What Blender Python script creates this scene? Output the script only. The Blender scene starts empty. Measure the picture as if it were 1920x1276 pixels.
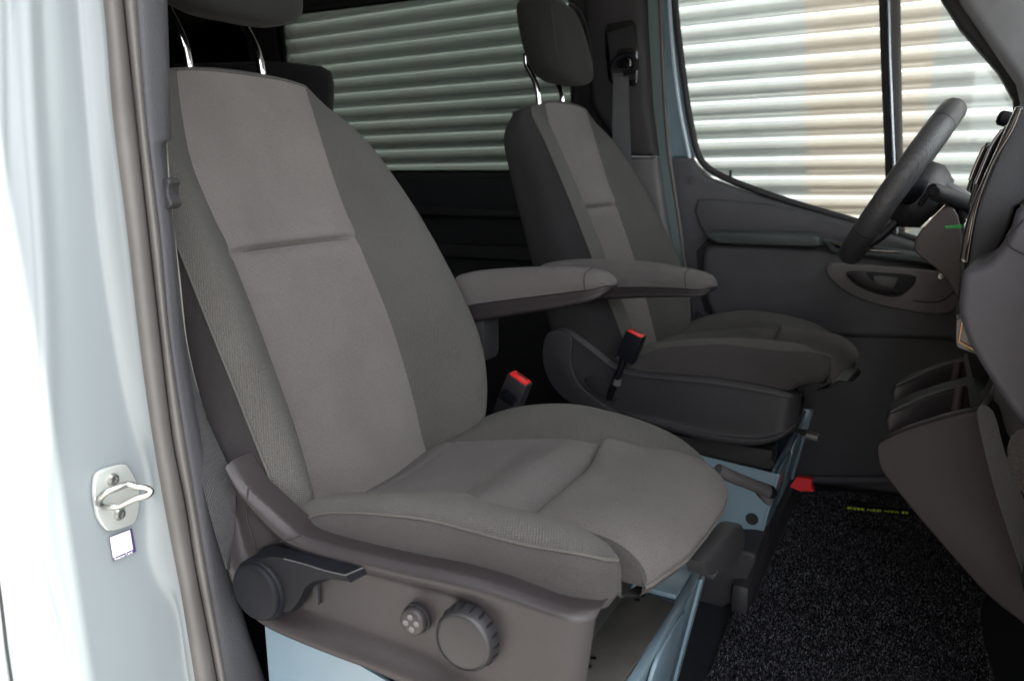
import bpy, bmesh, math, random
from mathutils import Vector, Matrix
random.seed(7)
rad = math.radians
scn = bpy.context.scene
col = scn.collection
# ------------------------------------------------------------------ camera
F_PX, YAW, PIT, ROLL = 1450.0, rad(28.5), rad(12.7), rad(-0.2)
CAM = Vector((0, 0, .84))
_f = Vector((-math.sin(YAW)*math.cos(PIT), math.cos(YAW)*math.cos(PIT), -math.sin(PIT)))
_r = _f.cross(Vector((0, 0, 1))).normalized(); _u = _r.cross(_f)
_c, _s = math.cos(ROLL), math.sin(ROLL)
_r, _u = _c*_r + _s*_u, -_s*_r + _c*_u
cd = bpy.data.cameras.new('camera'); cam = bpy.data.objects.new('camera', cd); col.objects.link(cam)
cam.matrix_world = Matrix(((_r.x, _u.x, -_f.x, CAM.x), (_r.y, _u.y, -_f.y, CAM.y), (_r.z, _u.z, -_f.z, CAM.z), (0, 0, 0, 1)))
cd.sensor_width = 36; cd.lens = F_PX/1920*36
cd.clip_start = .02; cd.clip_end = 300
cd.dof.use_dof = True; cd.dof.focus_distance = 1.02; cd.dof.aperture_fstop = 6.3
scn.camera = cam
# ------------------------------------------------------------------ light
SUN_EL, SUN_AZ = 70, 92      # azimuth of the sun, degrees clockwise from +Y seen from above
w = bpy.data.worlds.new('World'); scn.world = w; w.use_nodes = True
wn = w.node_tree; bg = wn.nodes['Background']
sky = wn.nodes.new('ShaderNodeTexSky'); sky.sky_type = 'NISHITA'; sky.sun_disc = False
sky.sun_elevation = rad(SUN_EL); sky.sun_rotation = rad(SUN_AZ); sky.dust_density = 2.5; sky.air_density = .8
hs = wn.nodes.new('ShaderNodeHueSaturation'); hs.inputs['Saturation'].default_value = .2
wn.links.new(sky.outputs[0], hs.inputs['Color']); wn.links.new(hs.outputs[0], bg.inputs[0]); bg.inputs[1].default_value = .15
sd = bpy.data.lights.new('sun', 'SUN'); sd.energy = 3.2; sd.angle = rad(.6); sd.color = (1, .96, .9)
sun = bpy.data.objects.new('sun', sd); col.objects.link(sun); sun.location = (0, -3, 6)
_sd = Vector((math.sin(rad(SUN_AZ))*math.cos(rad(SUN_EL)), math.cos(rad(SUN_AZ))*math.cos(rad(SUN_EL)), math.sin(rad(SUN_EL))))
sun.rotation_euler = _sd.to_track_quat('Z', 'Y').to_euler()
vs = scn.view_settings; vs.view_transform = 'Standard'; vs.look = 'None'; vs.gamma = 1; vs.exposure = 2.98
scn.cycles.max_bounces = 8; scn.cycles.transparent_max_bounces = 12; scn.cycles.diffuse_bounces = 4
scn.cycles.sample_clamp_indirect = 6

# ------------------------------------------------------------------ helpers
def at(u, v, ax, val):
    """the point of the place seen at photo pixel (u, v) that lies on the world plane ax = val"""
    d = _f + _r*((u-960)/F_PX) + _u*((638-v)/F_PX)
    i = 'xyz'.index(ax); t = (val-CAM[i])/d[i]
    return CAM + d*t
def ats(L, ax, val): return [at(u, v, ax, val) for u, v in L]
def atp(u, v, p0, n):
    d = _f + _r*((u-960)/F_PX) + _u*((638-v)/F_PX); n = Vector(n)
    return CAM + d*((Vector(p0)-CAM).dot(n)/d.dot(n))
def lin(tab, t):
    if t <= tab[0][0]: return tab[0][1]
    for (a, va), (b, vb) in zip(tab, tab[1:]):
        if t <= b: return va + (vb-va)*(t-a)/(b-a)
    return tab[-1][1]
def smo(tab, t):
    """monotone-ish cubic through a table"""
    n = len(tab)
    if t <= tab[0][0]: return tab[0][1]
    if t >= tab[-1][0]: return tab[-1][1]
    for i in range(n-1):
        x0, y0 = tab[i]; x1, y1 = tab[i+1]
        if t <= x1:
            h = x1-x0; s = (t-x0)/h
            def sl(j):
                if j <= 0: return (tab[1][1]-tab[0][1])/(tab[1][0]-tab[0][0])
                if j >= n-1: return (tab[-1][1]-tab[-2][1])/(tab[-1][0]-tab[-2][0])
                return (tab[j+1][1]-tab[j-1][1])/(tab[j+1][0]-tab[j-1][0])
            m0, m1 = sl(i)*h, sl(i+1)*h
            return (2*s**3-3*s**2+1)*y0+(s**3-2*s**2+s)*m0+(-2*s**3+3*s**2)*y1+(s**3-s**2)*m1
def sstep(a, b, x):
    t = min(1, max(0, (x-a)/(b-a))); return t*t*(3-2*t)
def cat(P, n=6, closed=False):
    """Catmull-Rom through points, n samples per span"""
    P = [Vector(p) for p in P]; out = []; N = len(P)
    R = range(N if closed else N-1)
    for i in R:
        if closed: a, b, c, d = P[i-1], P[i], P[(i+1) % N], P[(i+2) % N]
        else: a, b, c, d = P[max(i-1, 0)], P[i], P[i+1], P[min(i+2, N-1)]
        for k in range(n):
            t = k/n
            out.append(.5*((2*b)+(c-a)*t+(2*a-5*b+4*c-d)*t*t+(3*b-a-3*c+d)*t**3))
    if not closed: out.append(P[-1])
    return out
def wloc(o):
    v = Vector((0, 0, 0))
    while o is not None: v += o.location; o = o.parent
    return v
def link(name, me, mat=None, parent=None):
    o = bpy.data.objects.new(name, me); col.objects.link(o)
    if mat is not None and len(me.materials) == 0: me.materials.append(mat)
    if parent is not None: o.parent = parent
    return o
def finish(name, bm, mat, parent=None, smooth=True, ang=40, origin=None):
    if parent is None and origin is None:
        cs = [v.co for v in bm.verts]
        origin = Vector((sum(c.x for c in cs)/len(cs), sum(c.y for c in cs)/len(cs), min(c.z for c in cs)))
    off = wloc(parent) if parent is not None else Vector(origin)
    for v in bm.verts: v.co -= off
    me = bpy.data.meshes.new(name); bm.to_mesh(me); bm.free()
    if smooth:
        for p in me.polygons: p.use_smooth = True
        me.set_sharp_from_angle(angle=rad(ang))
    o = link(name, me, mat, parent)
    if parent is None: o.location = off
    return o
def empty(name, loc):
    o = bpy.data.objects.new(name, None); col.objects.link(o); o.location = loc; o.empty_display_size = .05
    return o
def tag(o, label, cat_, group=None):
    o['label'] = label; o['category'] = cat_
    if group: o['group'] = group
    return o
def grid(name, rows, mat, parent=None, cu=False, cv=False, ang=60, flip=False, origin=None, thick=0):
    """surface through rows of points (rows[i][j]); cu closes along i, cv along j; UVs in metres"""
    bm = bmesh.new(); ni, nj = len(rows), len(rows[0])
    V = [[bm.verts.new(p) for p in r] for r in rows]
    uvl = bm.loops.layers.uv.new('uv')
    U = [[0.0]*(nj+1) for _ in range(ni+1)]; W = [[0.0]*(nj+1) for _ in range(ni+1)]
    mi, mj = ni//2, nj//2
    cu_ = [0.0]; cv_ = [0.0]
    for i in range(1, ni+1): cu_.append(cu_[-1]+(Vector(rows[i % ni][mj])-Vector(rows[i-1][mj])).length)
    for j in range(1, nj+1): cv_.append(cv_[-1]+(Vector(rows[mi][j % nj])-Vector(rows[mi][j-1])).length)
    for i in range(ni if cu else ni-1):
        for j in range(nj if cv else nj-1):
            i2, j2 = (i+1) % ni, (j+1) % nj
            q = [V[i][j], V[i2][j], V[i2][j2], V[i][j2]]
            uv = [(cu_[i], cv_[j]), (cu_[i+1], cv_[j]), (cu_[i+1], cv_[j+1]), (cu_[i], cv_[j+1])]
            if flip: q.reverse(); uv.reverse()
            try: f = bm.faces.new(q)
            except ValueError: continue
            for l, t in zip(f.loops, uv): l[uvl].uv = t
    if thick:
        bmesh.ops.recalc_face_normals(bm, faces=bm.faces)
        bmesh.ops.solidify(bm, geom=bm.faces[:], thickness=thick)
    return finish(name, bm, mat, parent, ang=ang, origin=origin)
def tube(name, P, r, mat, parent=None, n=10, flat=None, up=None, origin=None, cap=True):
    """r: radius or list; flat=(a,b) scales the section"""
    P = [Vector(p) for p in P]; N = len(P); bm = bmesh.new(); rings = []
    prev = None
    for i, p in enumerate(P):
        t = (P[min(i+1, N-1)]-P[max(i-1, 0)]).normalized()
        if prev is None:
            a = Vector(up) if up else (Vector((0, 0, 1)) if abs(t.z) < .9 else Vector((1, 0, 0)))
        else: a = prev
        b = t.cross(a).normalized(); a = b.cross(t).normalized(); prev = a
        rr = r[i] if isinstance(r, (list, tuple)) else r
        fa, fb = flat or (1, 1)
        rings.append([bm.verts.new(p+(a*math.cos(2*math.pi*k/n)*fa+b*math.sin(2*math.pi*k/n)*fb)*rr) for k in range(n)])
    for A, B in zip(rings, rings[1:]):
        for k in range(n): bm.faces.new((A[k], A[(k+1) % n], B[(k+1) % n], B[k]))
    if cap: bm.faces.new(rings[0][::-1]); bm.faces.new(rings[-1])
    return finish(name, bm, mat, parent, ang=50, origin=origin)
def rings_obj(name, rings, mat, parent=None, caps=True, ang=45, origin=None):
    bm = bmesh.new(); R = [[bm.verts.new(p) for p in r] for r in rings]; n = len(R[0])
    for A, B in zip(R, R[1:]):
        for k in range(n): bm.faces.new((A[k], A[(k+1) % n], B[(k+1) % n], B[k]))
    if caps: bm.faces.new(R[0][::-1]); bm.faces.new(R[-1])
    bmesh.ops.recalc_face_normals(bm, faces=bm.faces)
    return finish(name, bm, mat, parent, ang=ang, origin=origin)
def lathe(name, prof, c, axis, mat, parent=None, n=40, ang=40, origin=None):
    """prof: (radius, height along axis)"""
    a = Vector(axis).normalized(); b = a.cross(Vector((0, 0, 1)) if abs(a.z) < .9 else Vector((1, 0, 0))).normalized(); e = a.cross(b)
    c = Vector(c)
    R = [[c+a*h+(b*math.cos(2*math.pi*k/n)+e*math.sin(2*math.pi*k/n))*max(r, 1e-5) for k in range(n)] for r, h in prof]
    return rings_obj(name, R, mat, parent, ang=ang, origin=origin)
def prism(name, pts, ext, mat, parent=None, bev=0, seg=3, back=False, ang=35, origin=None, smooth=True):
    """outline pts (3D, planar) extruded by vector ext; the far cap's rim is bevelled"""
    bm = bmesh.new(); ext = Vector(ext); P = [Vector(p) for p in pts]; n = len(P)
    A = [bm.verts.new(p) for p in P]; B = [bm.verts.new(p+ext) for p in P]
    bm.faces.new(A); top = bm.faces.new(B[::-1])
    for k in range(n): bm.faces.new((A[k], B[k], B[(k+1) % n], A[(k+1) % n]))
    bmesh.ops.recalc_face_normals(bm, faces=bm.faces)
    if bev:
        es = list(top.edges)
        if back: es += [e for e in bm.edges if e.verts[0] in A and e.verts[1] in A]
        bmesh.ops.bevel(bm, geom=es, offset=bev, segments=seg, profile=.5, affect='EDGES', clamp_overlap=True)
    return finish(name, bm, mat, parent, ang=ang, smooth=smooth, origin=origin)
def box(name, lo, hi, mat, parent=None, bev=0, seg=2, rot=None, origin=None):
    lo, hi = Vector(lo), Vector(hi); bm = bmesh.new()
    bmesh.ops.create_cube(bm, size=1)
    for v in bm.verts: v.co = Vector([(lo[i]+hi[i])/2+v.co[i]*(hi[i]-lo[i]) for i in range(3)])
    if bev: bmesh.ops.bevel(bm, geom=bm.edges[:], offset=bev, segments=seg, profile=.5, affect='EDGES', clamp_overlap=True)
    if rot is not None:
        c = (lo+hi)/2
        for v in bm.verts: v.co = c + rot @ (v.co-c)
    return finish(name, bm, mat, parent, ang=35, origin=origin)
def obox(name, c, ax, ay, az, mat, parent=None, bev=0, seg=2, origin=None, taper=1):
    """box from centre and three half-axis vectors"""
    bm = bmesh.new(); bmesh.ops.create_cube(bm, size=2)
    c, ax, ay, az = map(Vector, (c, ax, ay, az))
    for v in bm.verts:
        t = taper if v.co.z < 0 else 1
        v.co = c+ax*v.co.x*t+ay*v.co.y*t+az*v.co.z
    if bev: bmesh.ops.bevel(bm, geom=bm.edges[:], offset=bev, segments=seg, profile=.5, affect='EDGES', clamp_overlap=True)
    return finish(name, bm, mat, parent, ang=35, origin=origin)
def onmesh(o, u, v, off=.0006):
    """the point of mesh object o seen at photo pixel (u, v), lifted a little towards the eye"""
    from mathutils.bvhtree import BVHTree
    if 'bvh' not in globals(): globals()['bvh'] = {}
    if o.name not in bvh:
        L = wloc(o); bvh[o.name] = BVHTree.FromPolygons([x.co+L for x in o.data.vertices], [tuple(p.vertices) for p in o.data.polygons])
    d = (_f + _r*((u-960)/F_PX) + _u*((638-v)/F_PX)).normalized()
    h = bvh[o.name].ray_cast(CAM, d)
    return None if h[0] is None else h[0]-d*off
def line_on(name, o, L, r, m, parent, n=6):
    P = [onmesh(o, u, v) for u, v in [(p.x, p.y) for p in cat([Vector((a, b, 0)) for a, b in L], 5)]]
    P = [p for p in P if p is not None]
    if len(P) > 1: return tube(name, P, r, m, parent, n=n)
def rc(o, kids=True):
    c = o.copy(); col.objects.link(c)
    for ch in list(o.children):
        k = rc(ch); k.parent = c
    return c

# ------------------------------------------------------------------ materials
def mat(name, base, rough=.6, metal=0, spec=.5, build=None, coat=0):
    m = bpy.data.materials.new(name); m.use_nodes = True; nt = m.node_tree
    p = nt.nodes['Principled BSDF']
    p.inputs['Base Color'].default_value = (*base, 1); p.inputs['Roughness'].default_value = rough
    p.inputs['Metallic'].default_value = metal; p.inputs['Specular IOR Level'].default_value = spec
    if coat: p.inputs['Coat Weight'].default_value = coat; p.inputs['Coat Roughness'].default_value = .04
    if build: build(nt, p, base)
    return m
def N(nt, t, **k):
    n = nt.nodes.new(t)
    for a, b in k.items():
        if a in n.inputs: n.inputs[a].default_value = b
        else: setattr(n, a, b)
    return n
def noise_col(nt, p, base, scale, amt, vec=None, detail=4):
    """multiply the base colour by a noise of +-amt"""
    tn = N(nt, 'ShaderNodeTexNoise', Scale=scale, Detail=detail)
    if vec is not None: nt.links.new(vec, tn.inputs['Vector'])
    mr = N(nt, 'ShaderNodeMapRange'); mr.inputs[1].default_value = .3; mr.inputs[2].default_value = .7
    mr.inputs[3].default_value = 1-amt; mr.inputs[4].default_value = 1+amt
    nt.links.new(tn.outputs[0], mr.inputs[0])
    return mr.outputs[0]
def mul_col(nt, p, base, facs):
    cur = None
    for f in facs:
        if cur is None: cur = f
        else:
            m = N(nt, 'ShaderNodeMath', operation='MULTIPLY'); nt.links.new(cur, m.inputs[0]); nt.links.new(f, m.inputs[1]); cur = m.outputs[0]
    vm = N(nt, 'ShaderNodeVectorMath', operation='SCALE'); vm.inputs[0].default_value = base
    nt.links.new(cur, vm.inputs['Scale']); nt.links.new(vm.outputs[0], p.inputs['Base Color'])
def bump(nt, p, hout, strength, dist):
    b = N(nt, 'ShaderNodeBump'); b.inputs['Strength'].default_value = strength; b.inputs['Distance'].default_value = dist
    nt.links.new(hout, b.inputs['Height']); nt.links.new(b.outputs[0], p.inputs['Normal'])
def fabric(pitch, amt=.25, mottled=.1, ang=0, bs=.6):
    def f(nt, p, base):
        uv = N(nt, 'ShaderNodeUVMap'); mp = N(nt, 'ShaderNodeMapping'); mp.inputs['Rotation'].default_value = (0, 0, ang)
        nt.links.new(uv.outputs[0], mp.inputs[0]); sx = N(nt, 'ShaderNodeSeparateXYZ'); nt.links.new(mp.outputs[0], sx.inputs[0])
        outs = []
        for i in (0, 1):
            a = N(nt, 'ShaderNodeMath', operation='MULTIPLY'); a.inputs[1].default_value = math.pi*2/pitch
            nt.links.new(sx.outputs[i], a.inputs[0]); s = N(nt, 'ShaderNodeMath', operation='SINE'); nt.links.new(a.outputs[0], s.inputs[0]); outs.append(s.outputs[0])
        m = N(nt, 'ShaderNodeMath', operation='MULTIPLY'); nt.links.new(outs[0], m.inputs[0]); nt.links.new(outs[1], m.inputs[1])
        mr = N(nt, 'ShaderNodeMapRange'); mr.inputs[1].default_value = -1; mr.inputs[2].default_value = 1
        mr.inputs[3].default_value = 1-amt; mr.inputs[4].default_value = 1+amt; nt.links.new(m.outputs[0], mr.inputs[0])
        tc = N(nt, 'ShaderNodeTexCoord')
        n1 = noise_col(nt, p, base, 9, mottled, tc.outputs['Object'], 5); n2 = noise_col(nt, p, base, 900, .22, tc.outputs['Object'], 2)
        mul_col(nt, p, base, [mr.outputs[0], n1, n2])
        wr = N(nt, 'ShaderNodeTexNoise', Scale=16, Detail=3); nt.links.new(tc.outputs['Object'], wr.inputs['Vector'])
        wb = N(nt, 'ShaderNodeBump'); wb.inputs['Strength'].default_value = .35; wb.inputs['Distance'].default_value = .006; nt.links.new(wr.outputs[0], wb.inputs['Height'])
        bump(nt, p, m.outputs[0], bs, pitch*.3)
        nt.links.new(wb.outputs[0], [n for n in nt.nodes if n.type == 'BUMP' and n != wb][0].inputs['Normal'])
        p.inputs['Sheen Weight'].default_value = .07; p.inputs['Sheen Roughness'].default_value = .5
        p.inputs['Sheen Tint'].default_value = (.8, .8, .78, 1)
    return f
def grain(scale, strength=.35, dist=.0006, colamt=.12, rvar=.0):
    def f(nt, p, base):
        tc = N(nt, 'ShaderNodeTexCoord')
        v = N(nt, 'ShaderNodeTexVoronoi', Scale=scale, feature='SMOOTH_F1'); nt.links.new(tc.outputs['Object'], v.inputs['Vector'])
        n = N(nt, 'ShaderNodeTexNoise', Scale=scale*.35, Detail=5); nt.links.new(tc.outputs['Object'], n.inputs['Vector'])
        a = N(nt, 'ShaderNodeMath', operation='ADD'); nt.links.new(v.outputs['Distance'], a.inputs[0]); nt.links.new(n.outputs[0], a.inputs[1])
        bump(nt, p, a.outputs[0], strength, dist)
        mul_col(nt, p, base, [noise_col(nt, p, base, 14, colamt, tc.outputs['Object'], 6)])
    return f
FAB_C = mat('fabric_centre', (.130, .117, .112), .92, spec=.2, build=fabric(.0028, .22))
FAB_B = mat('fabric_bolster', (.064, .061, .056), .92, spec=.2, build=fabric(.0034, .30, ang=.5))
FAB_K = mat('fabric_back_shaded', (.022, .020, .021), .95, spec=.15, build=fabric(.0024, .18))  # side fabric darkened: the door pillar's shade is put into the colour
FAB_Q = mat('fabric_cushion', (.090, .082, .080), .92, spec=.2, build=fabric(.0028, .25))
FAB_S = mat('fabric_side', (.044, .040, .040), .95, spec=.15, build=fabric(.0024, .18))
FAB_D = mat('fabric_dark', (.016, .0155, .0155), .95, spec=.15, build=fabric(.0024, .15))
THREAD = mat('stitch_thread', (.075, .07, .065), .8)
PL_P = mat('grained_trim', (.020, .0165, .0178), .45, spec=.4, build=grain(700, .4, .0005))
PL_D = mat('dark_trim', (.018, .0175, .020), .6, build=grain(900, .35))
PL_G = mat('grey_trim', (.075, .071, .073), .55, build=grain(900, .3))
PL_S = mat('satin_black', (.006, .0065, .009), .5, spec=.12, build=grain(1200, .12))
PL_B = mat('matt_black', (.008, .008, .009), .75, build=grain(600, .2))
RUBBER = mat('seal_rubber', (.085, .08, .075), .6, build=grain(500, .2))
GLOSS = mat('gloss_black', (.006, .006, .007), .06, coat=1)
CHROME = mat('chrome', (.85, .85, .85), .07, metal=1)
STEEL = mat('zinc_steel', (.36, .37, .35), .32, metal=1, build=grain(300, .1))
# ================================================================== SEATS
Y0 = .8125
TH = math.tan(rad(20))
def backx(z): return -.66 - TH*(z-.41)
# half-width of the far (inner) silhouette against height, and how far the bolsters stand proud of the centre
FAR = [(.36, .925), (.375, .95), (.415, .985), (.44, 1.012), (.475, 1.035), (.53, 1.062), (.58, 1.075), (.65, 1.075), (.72, 1.068), (.80, 1.05), (.86, 1.03), (.91, 1.0), (.945, .97), (.96, .945), (.965, .94)]
PROUD = [(.36, .03), (.40, .055), (.45, .08), (.52, .088), (.60, .082), (.70, .064), (.78, .048), (.88, .02), (.94, .004), (.965, .0)]
NPR = [(.36, .045), (.42, .068), (.48, .072), (.57, .065), (.66, .056), (.76, .046), (.86, .03), (.94, .008), (.965, .0)]
SEAM_N = [(.36, .675), (.42, .675), (.50, .69), (.54, .694), (.66, .694), (.74, .687), (.84, .676), (.90, .685), (.965, .702)]
SEAM_F = [(.36, .935), (.42, .934), (.50, .945), (.62, .948), (.74, .932), (.84, .926), (.965, .932)]
def seg_pts(P, n, first):
    out = cat(P, n); return out if first else out[1:]
def back_section(z):
    """closed loop of a horizontal cut through the backrest; returns dict of segments"""
    b = backx(z); pf, pn = smo(PROUD, z), smo(NPR, z)
    yf = smo(FAR, z); yn = smo([(.36, .60), (.46, .586), (.6, .585), (.80, .586), (.87, .592), (.91, .602), (.94, .617), (.955, .632), (.965, .648)], z); sn, sf = smo(SEAM_N, z), smo(SEAM_F, z)
    k = sstep(.36, .52, z)
    dz = z-.733
    g = -.0095*math.exp(-(dz/.005)**2) + .0085*math.exp(-((dz-.017)/.014)**2) + .003*math.exp(-((dz+.016)/.014)**2)
    con = -.010*sstep(.4, .6, z)*(1-sstep(.8, .95, z))
    th = (.092 + .022*(1-sstep(.5, .95, z)))*(1-.3*sstep(.86, .965, z))
    V3 = lambda x, y: Vector((x, y, z))
    tt = 1-sstep(.9, .965, z)*.55
    near_side = [V3(b-th, yn+.03), V3(b-th*.8, yn+.004-.004*tt), V3(b-th*.35+pn*.4, yn-.022*tt), V3(b+pn-.006, yn)]
    near_bol = [V3(b+pn-.006, yn), V3(b+pn+.010*tt, yn+(sn-yn)*.30), V3(b+pn*.62+.004, yn+(sn-yn)*.68), V3(b+g*.3, sn)]
    centre = [V3(b+g*.3, sn)]+[V3(b+con*math.sin(math.pi*t)+g*(.3+.7*min(1, 6*t, 6*(1-t))), sn+(sf-sn)*t) for t in (.05, .12, .25, .5, .75, .88, .95)]+[V3(b+g*.3, sf)]
    far_bol = [V3(b+g*.3, sf), V3(b+pf*.36, sf+(yf-sf)*.28), V3(b+pf*.86, sf+(yf-sf)*.62), V3(b+pf*.97, sf+(yf-sf)*.86), V3(b+pf*.86-.004, yf-.001)]
    far_side = [V3(b+pf*.86-.004, yf-.001), V3(b-th*.2+pf*.3, yf+.004*tt), V3(b-th*.8, yf-.012), V3(b-th, yf-.04)]
    ww = sstep(.88, .965, z)
    def wp(p):
        p.z -= ww*(.009*min(1.2, abs(p.y-Y0)/.13)**3+.018*min(1, max(0, (b-p.x)/th))**1.5)
        return p
    back = [V3(b-th, yf-.04), V3(b-th-.015, Y0+.1), V3(b-th-.015, Y0-.1), V3(b-th, yn+.03)]
    d_ = dict(side=near_side, nb=near_bol, c=centre, fb=far_bol, fs=far_side, bk=back)
    for L in d_.values():
        for p in L: wp(p)
    return d_
ZL = sorted(set([.36+.605*i/56 for i in range(57)]+[.733+.0025*i for i in range(-10, 15)]))
ZL = [z for i, z in enumerate(ZL) if i == 0 or z-ZL[i-1] > .0009]
def cap_rows(rows, seg=True):
    return rows
def build_backrest(P):
    secs = [back_section(z) for z in ZL]
    def rows(key, n): return [cat(s[key], n) for s in secs]
    # the top: the section shrinks towards the middle while rising a little
    top = back_section(.965)
    full = {}
    order = ['side', 'nb', 'c', 'fb', 'fs', 'bk']; ns = dict(side=4, nb=5, c=3, fb=5, fs=4, bk=3)
    cx = sum(v.x for k in order for v in top[k])/sum(len(top[k]) for k in order)
    def shr(p, s, dz): return Vector((cx+(p.x-cx)*s, Y0+(p.y-Y0)*(s if s < .9 else (s+1)/2), p.z+dz))
    steps = [(.975, .002), (.92, .0038), (.8, .005), (.5, .006), (.2, .006), (.01, .006)]
    # piping seam dip just below the top edge
    names = dict(side='side_panel', nb='side_bolster', c='centre_panel', fb='side_bolster', fs='rear_cover', bk='rear_cover')
    out = []
    for k in ('side', 'nb', 'c', 'fb'):
        mt = dict(side=FAB_K, nb=FAB_B, c=FAB_C, fb=FAB_B)[k]
        R = rows(k, ns[k])
        out.append(grid(names[k], R, mt, P, flip=False, ang=70))
    R = [cat(s['fs'], 4)+cat(s['bk'], 3)[1:] for s in secs]
    grid('rear_cover', R, FAB_K, P)
    loop = []
    for k in order: loop += cat(top[k], ns[k])[:-1]
    T = [[Vector(p) for p in loop]]+[[shr(p, s, dz) for p in loop] for s, dz in steps]
    grid('top_panel', T, FAB_S, P, cv=True, ang=50)
    # piping along the near front edge and along the top
    pp = [back_section(z)['nb'][0]+Vector((.0012, -.0008, 0)) for z in ZL[2:]]
    tube('piping', pp, .0016, FAB_B, P, n=6)
    tp = [p+Vector((.0008, 0, .0006)) for p in cat(top['c'], 3)]
    tube('piping', tp, .0014, FAB_B, P, n=6)
    st = [back_section(.7325)['c'][i]+Vector((.0010, 0, 0)) for i in range(2, 8)]
    tube('seam_stitch', cat(st, 4), .0006, FAB_B, P, n=5)
def build_headrest(P, zc=1.112, post=True):
    # posts
    x0 = backx(.965)-.045
    for y in (at(352, 122, 'x', x0).y, at(490, 136, 'x', x0).y):
        pth = [Vector((x0+.004, y, .945)), Vector((x0, y, .985)), Vector((x0-.006, y, 1.008)), Vector((x0-.018, y, 1.03)), Vector((x0-.03, y, 1.05)), Vector((x0-.032, y, 1.075))]
        tube('headrest_post', cat(pth, 5), .0062, CHROME, P, n=14)
        lathe('post_sleeve', [(.0, -.004), (.019, -.004), (.021, .004), (.017, .009), (.0075, .0095), (.0, .0095)], (x0+.004, y, .955), (0, 0, 1), PL_S, P, n=24)
    # cushion: closed surface, slices in z
    x0 = backx(.965)-.05; H = [(0, .55), (.06, .82), (.2, .97), (.5, 1.0), (.8, .9), (.93, .68), (1, .25)]
    rows = []; z0, z1 = zc-.075, zc+.115
    n = 40
    for i in range(25):
        t = i/24; z = z0+(z1-z0)*t; s = smo(H, t)
        r = []
        for k in range(n):
            a = 2*math.pi*k/n; c_, s_ = math.cos(a), math.sin(a)
            ex = .62
            xx = math.copysign(abs(c_)**ex, c_)*.052*(.35+.65*s)*(1.0 if c_ > 0 else .8); yy = math.copysign(abs(s_)**ex, s_)*.127*s
            r.append(Vector((x0+.012+xx-(t-.5)*.055, Y0+yy, z)))
        rows.append(r)
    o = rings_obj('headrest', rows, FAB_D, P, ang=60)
    # seam lines round the headrest
    for s_ in (-1, 1):
        tube('headrest_seam', cat([Vector((x0+.012+.0525*(.35+.65*smo(H, t))*.93-(t-.5)*.03, Y0+s_*.1*smo(H, t), z0+(z1-z0)*t)) for t in (.02, .1, .2, .35, .5, .65, .8, .9, .97)], 4), .001, FAB_S, o, n=5)
# ---------------- cushion
PIPE = [(-.66, .44), (-.62, .452), (-.594, .458), (-.574, .463), (-.551, .475), (-.513, .485), (-.473, .492), (-.411, .5), (-.353, .5), (-.299, .5), (-.25, .504), (-.226, .502), (-.2, .495)]
RIDGE = [(-.66, .44), (-.626, .449), (-.577, .474), (-.536, .485), (-.487, .496), (-.438, .502), (-.392, .507), (-.348, .508), (-.304, .508), (-.267, .506), (-.24, .497), (-.2, .485)]
CEN = [(-.70, .39), (-.66, .405), (-.634, .418), (-.618, .424), (-.60, .428), (-.57, .434), (-.486, .448), (-.45, .463), (-.425, .471), (-.405, .470), (-.39, .463), (-.378, .452), (-.368, .440), (-.36, .43)]
SEAMF = [(-.70, .38), (-.64, .421), (-.57, .438), (-.486, .455), (-.408, .468), (-.363, .472), (-.317, .474), (-.25, .470), (-.2, .46)]
FRID = [(-.70, .385), (-.653, .41), (-.61, .443), (-.555, .47), (-.498, .486), (-.448, .493), (-.407, .492), (-.348, .485), (-.292, .470), (-.256, .448), (-.23, .425), (-.2, .40)]
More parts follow.
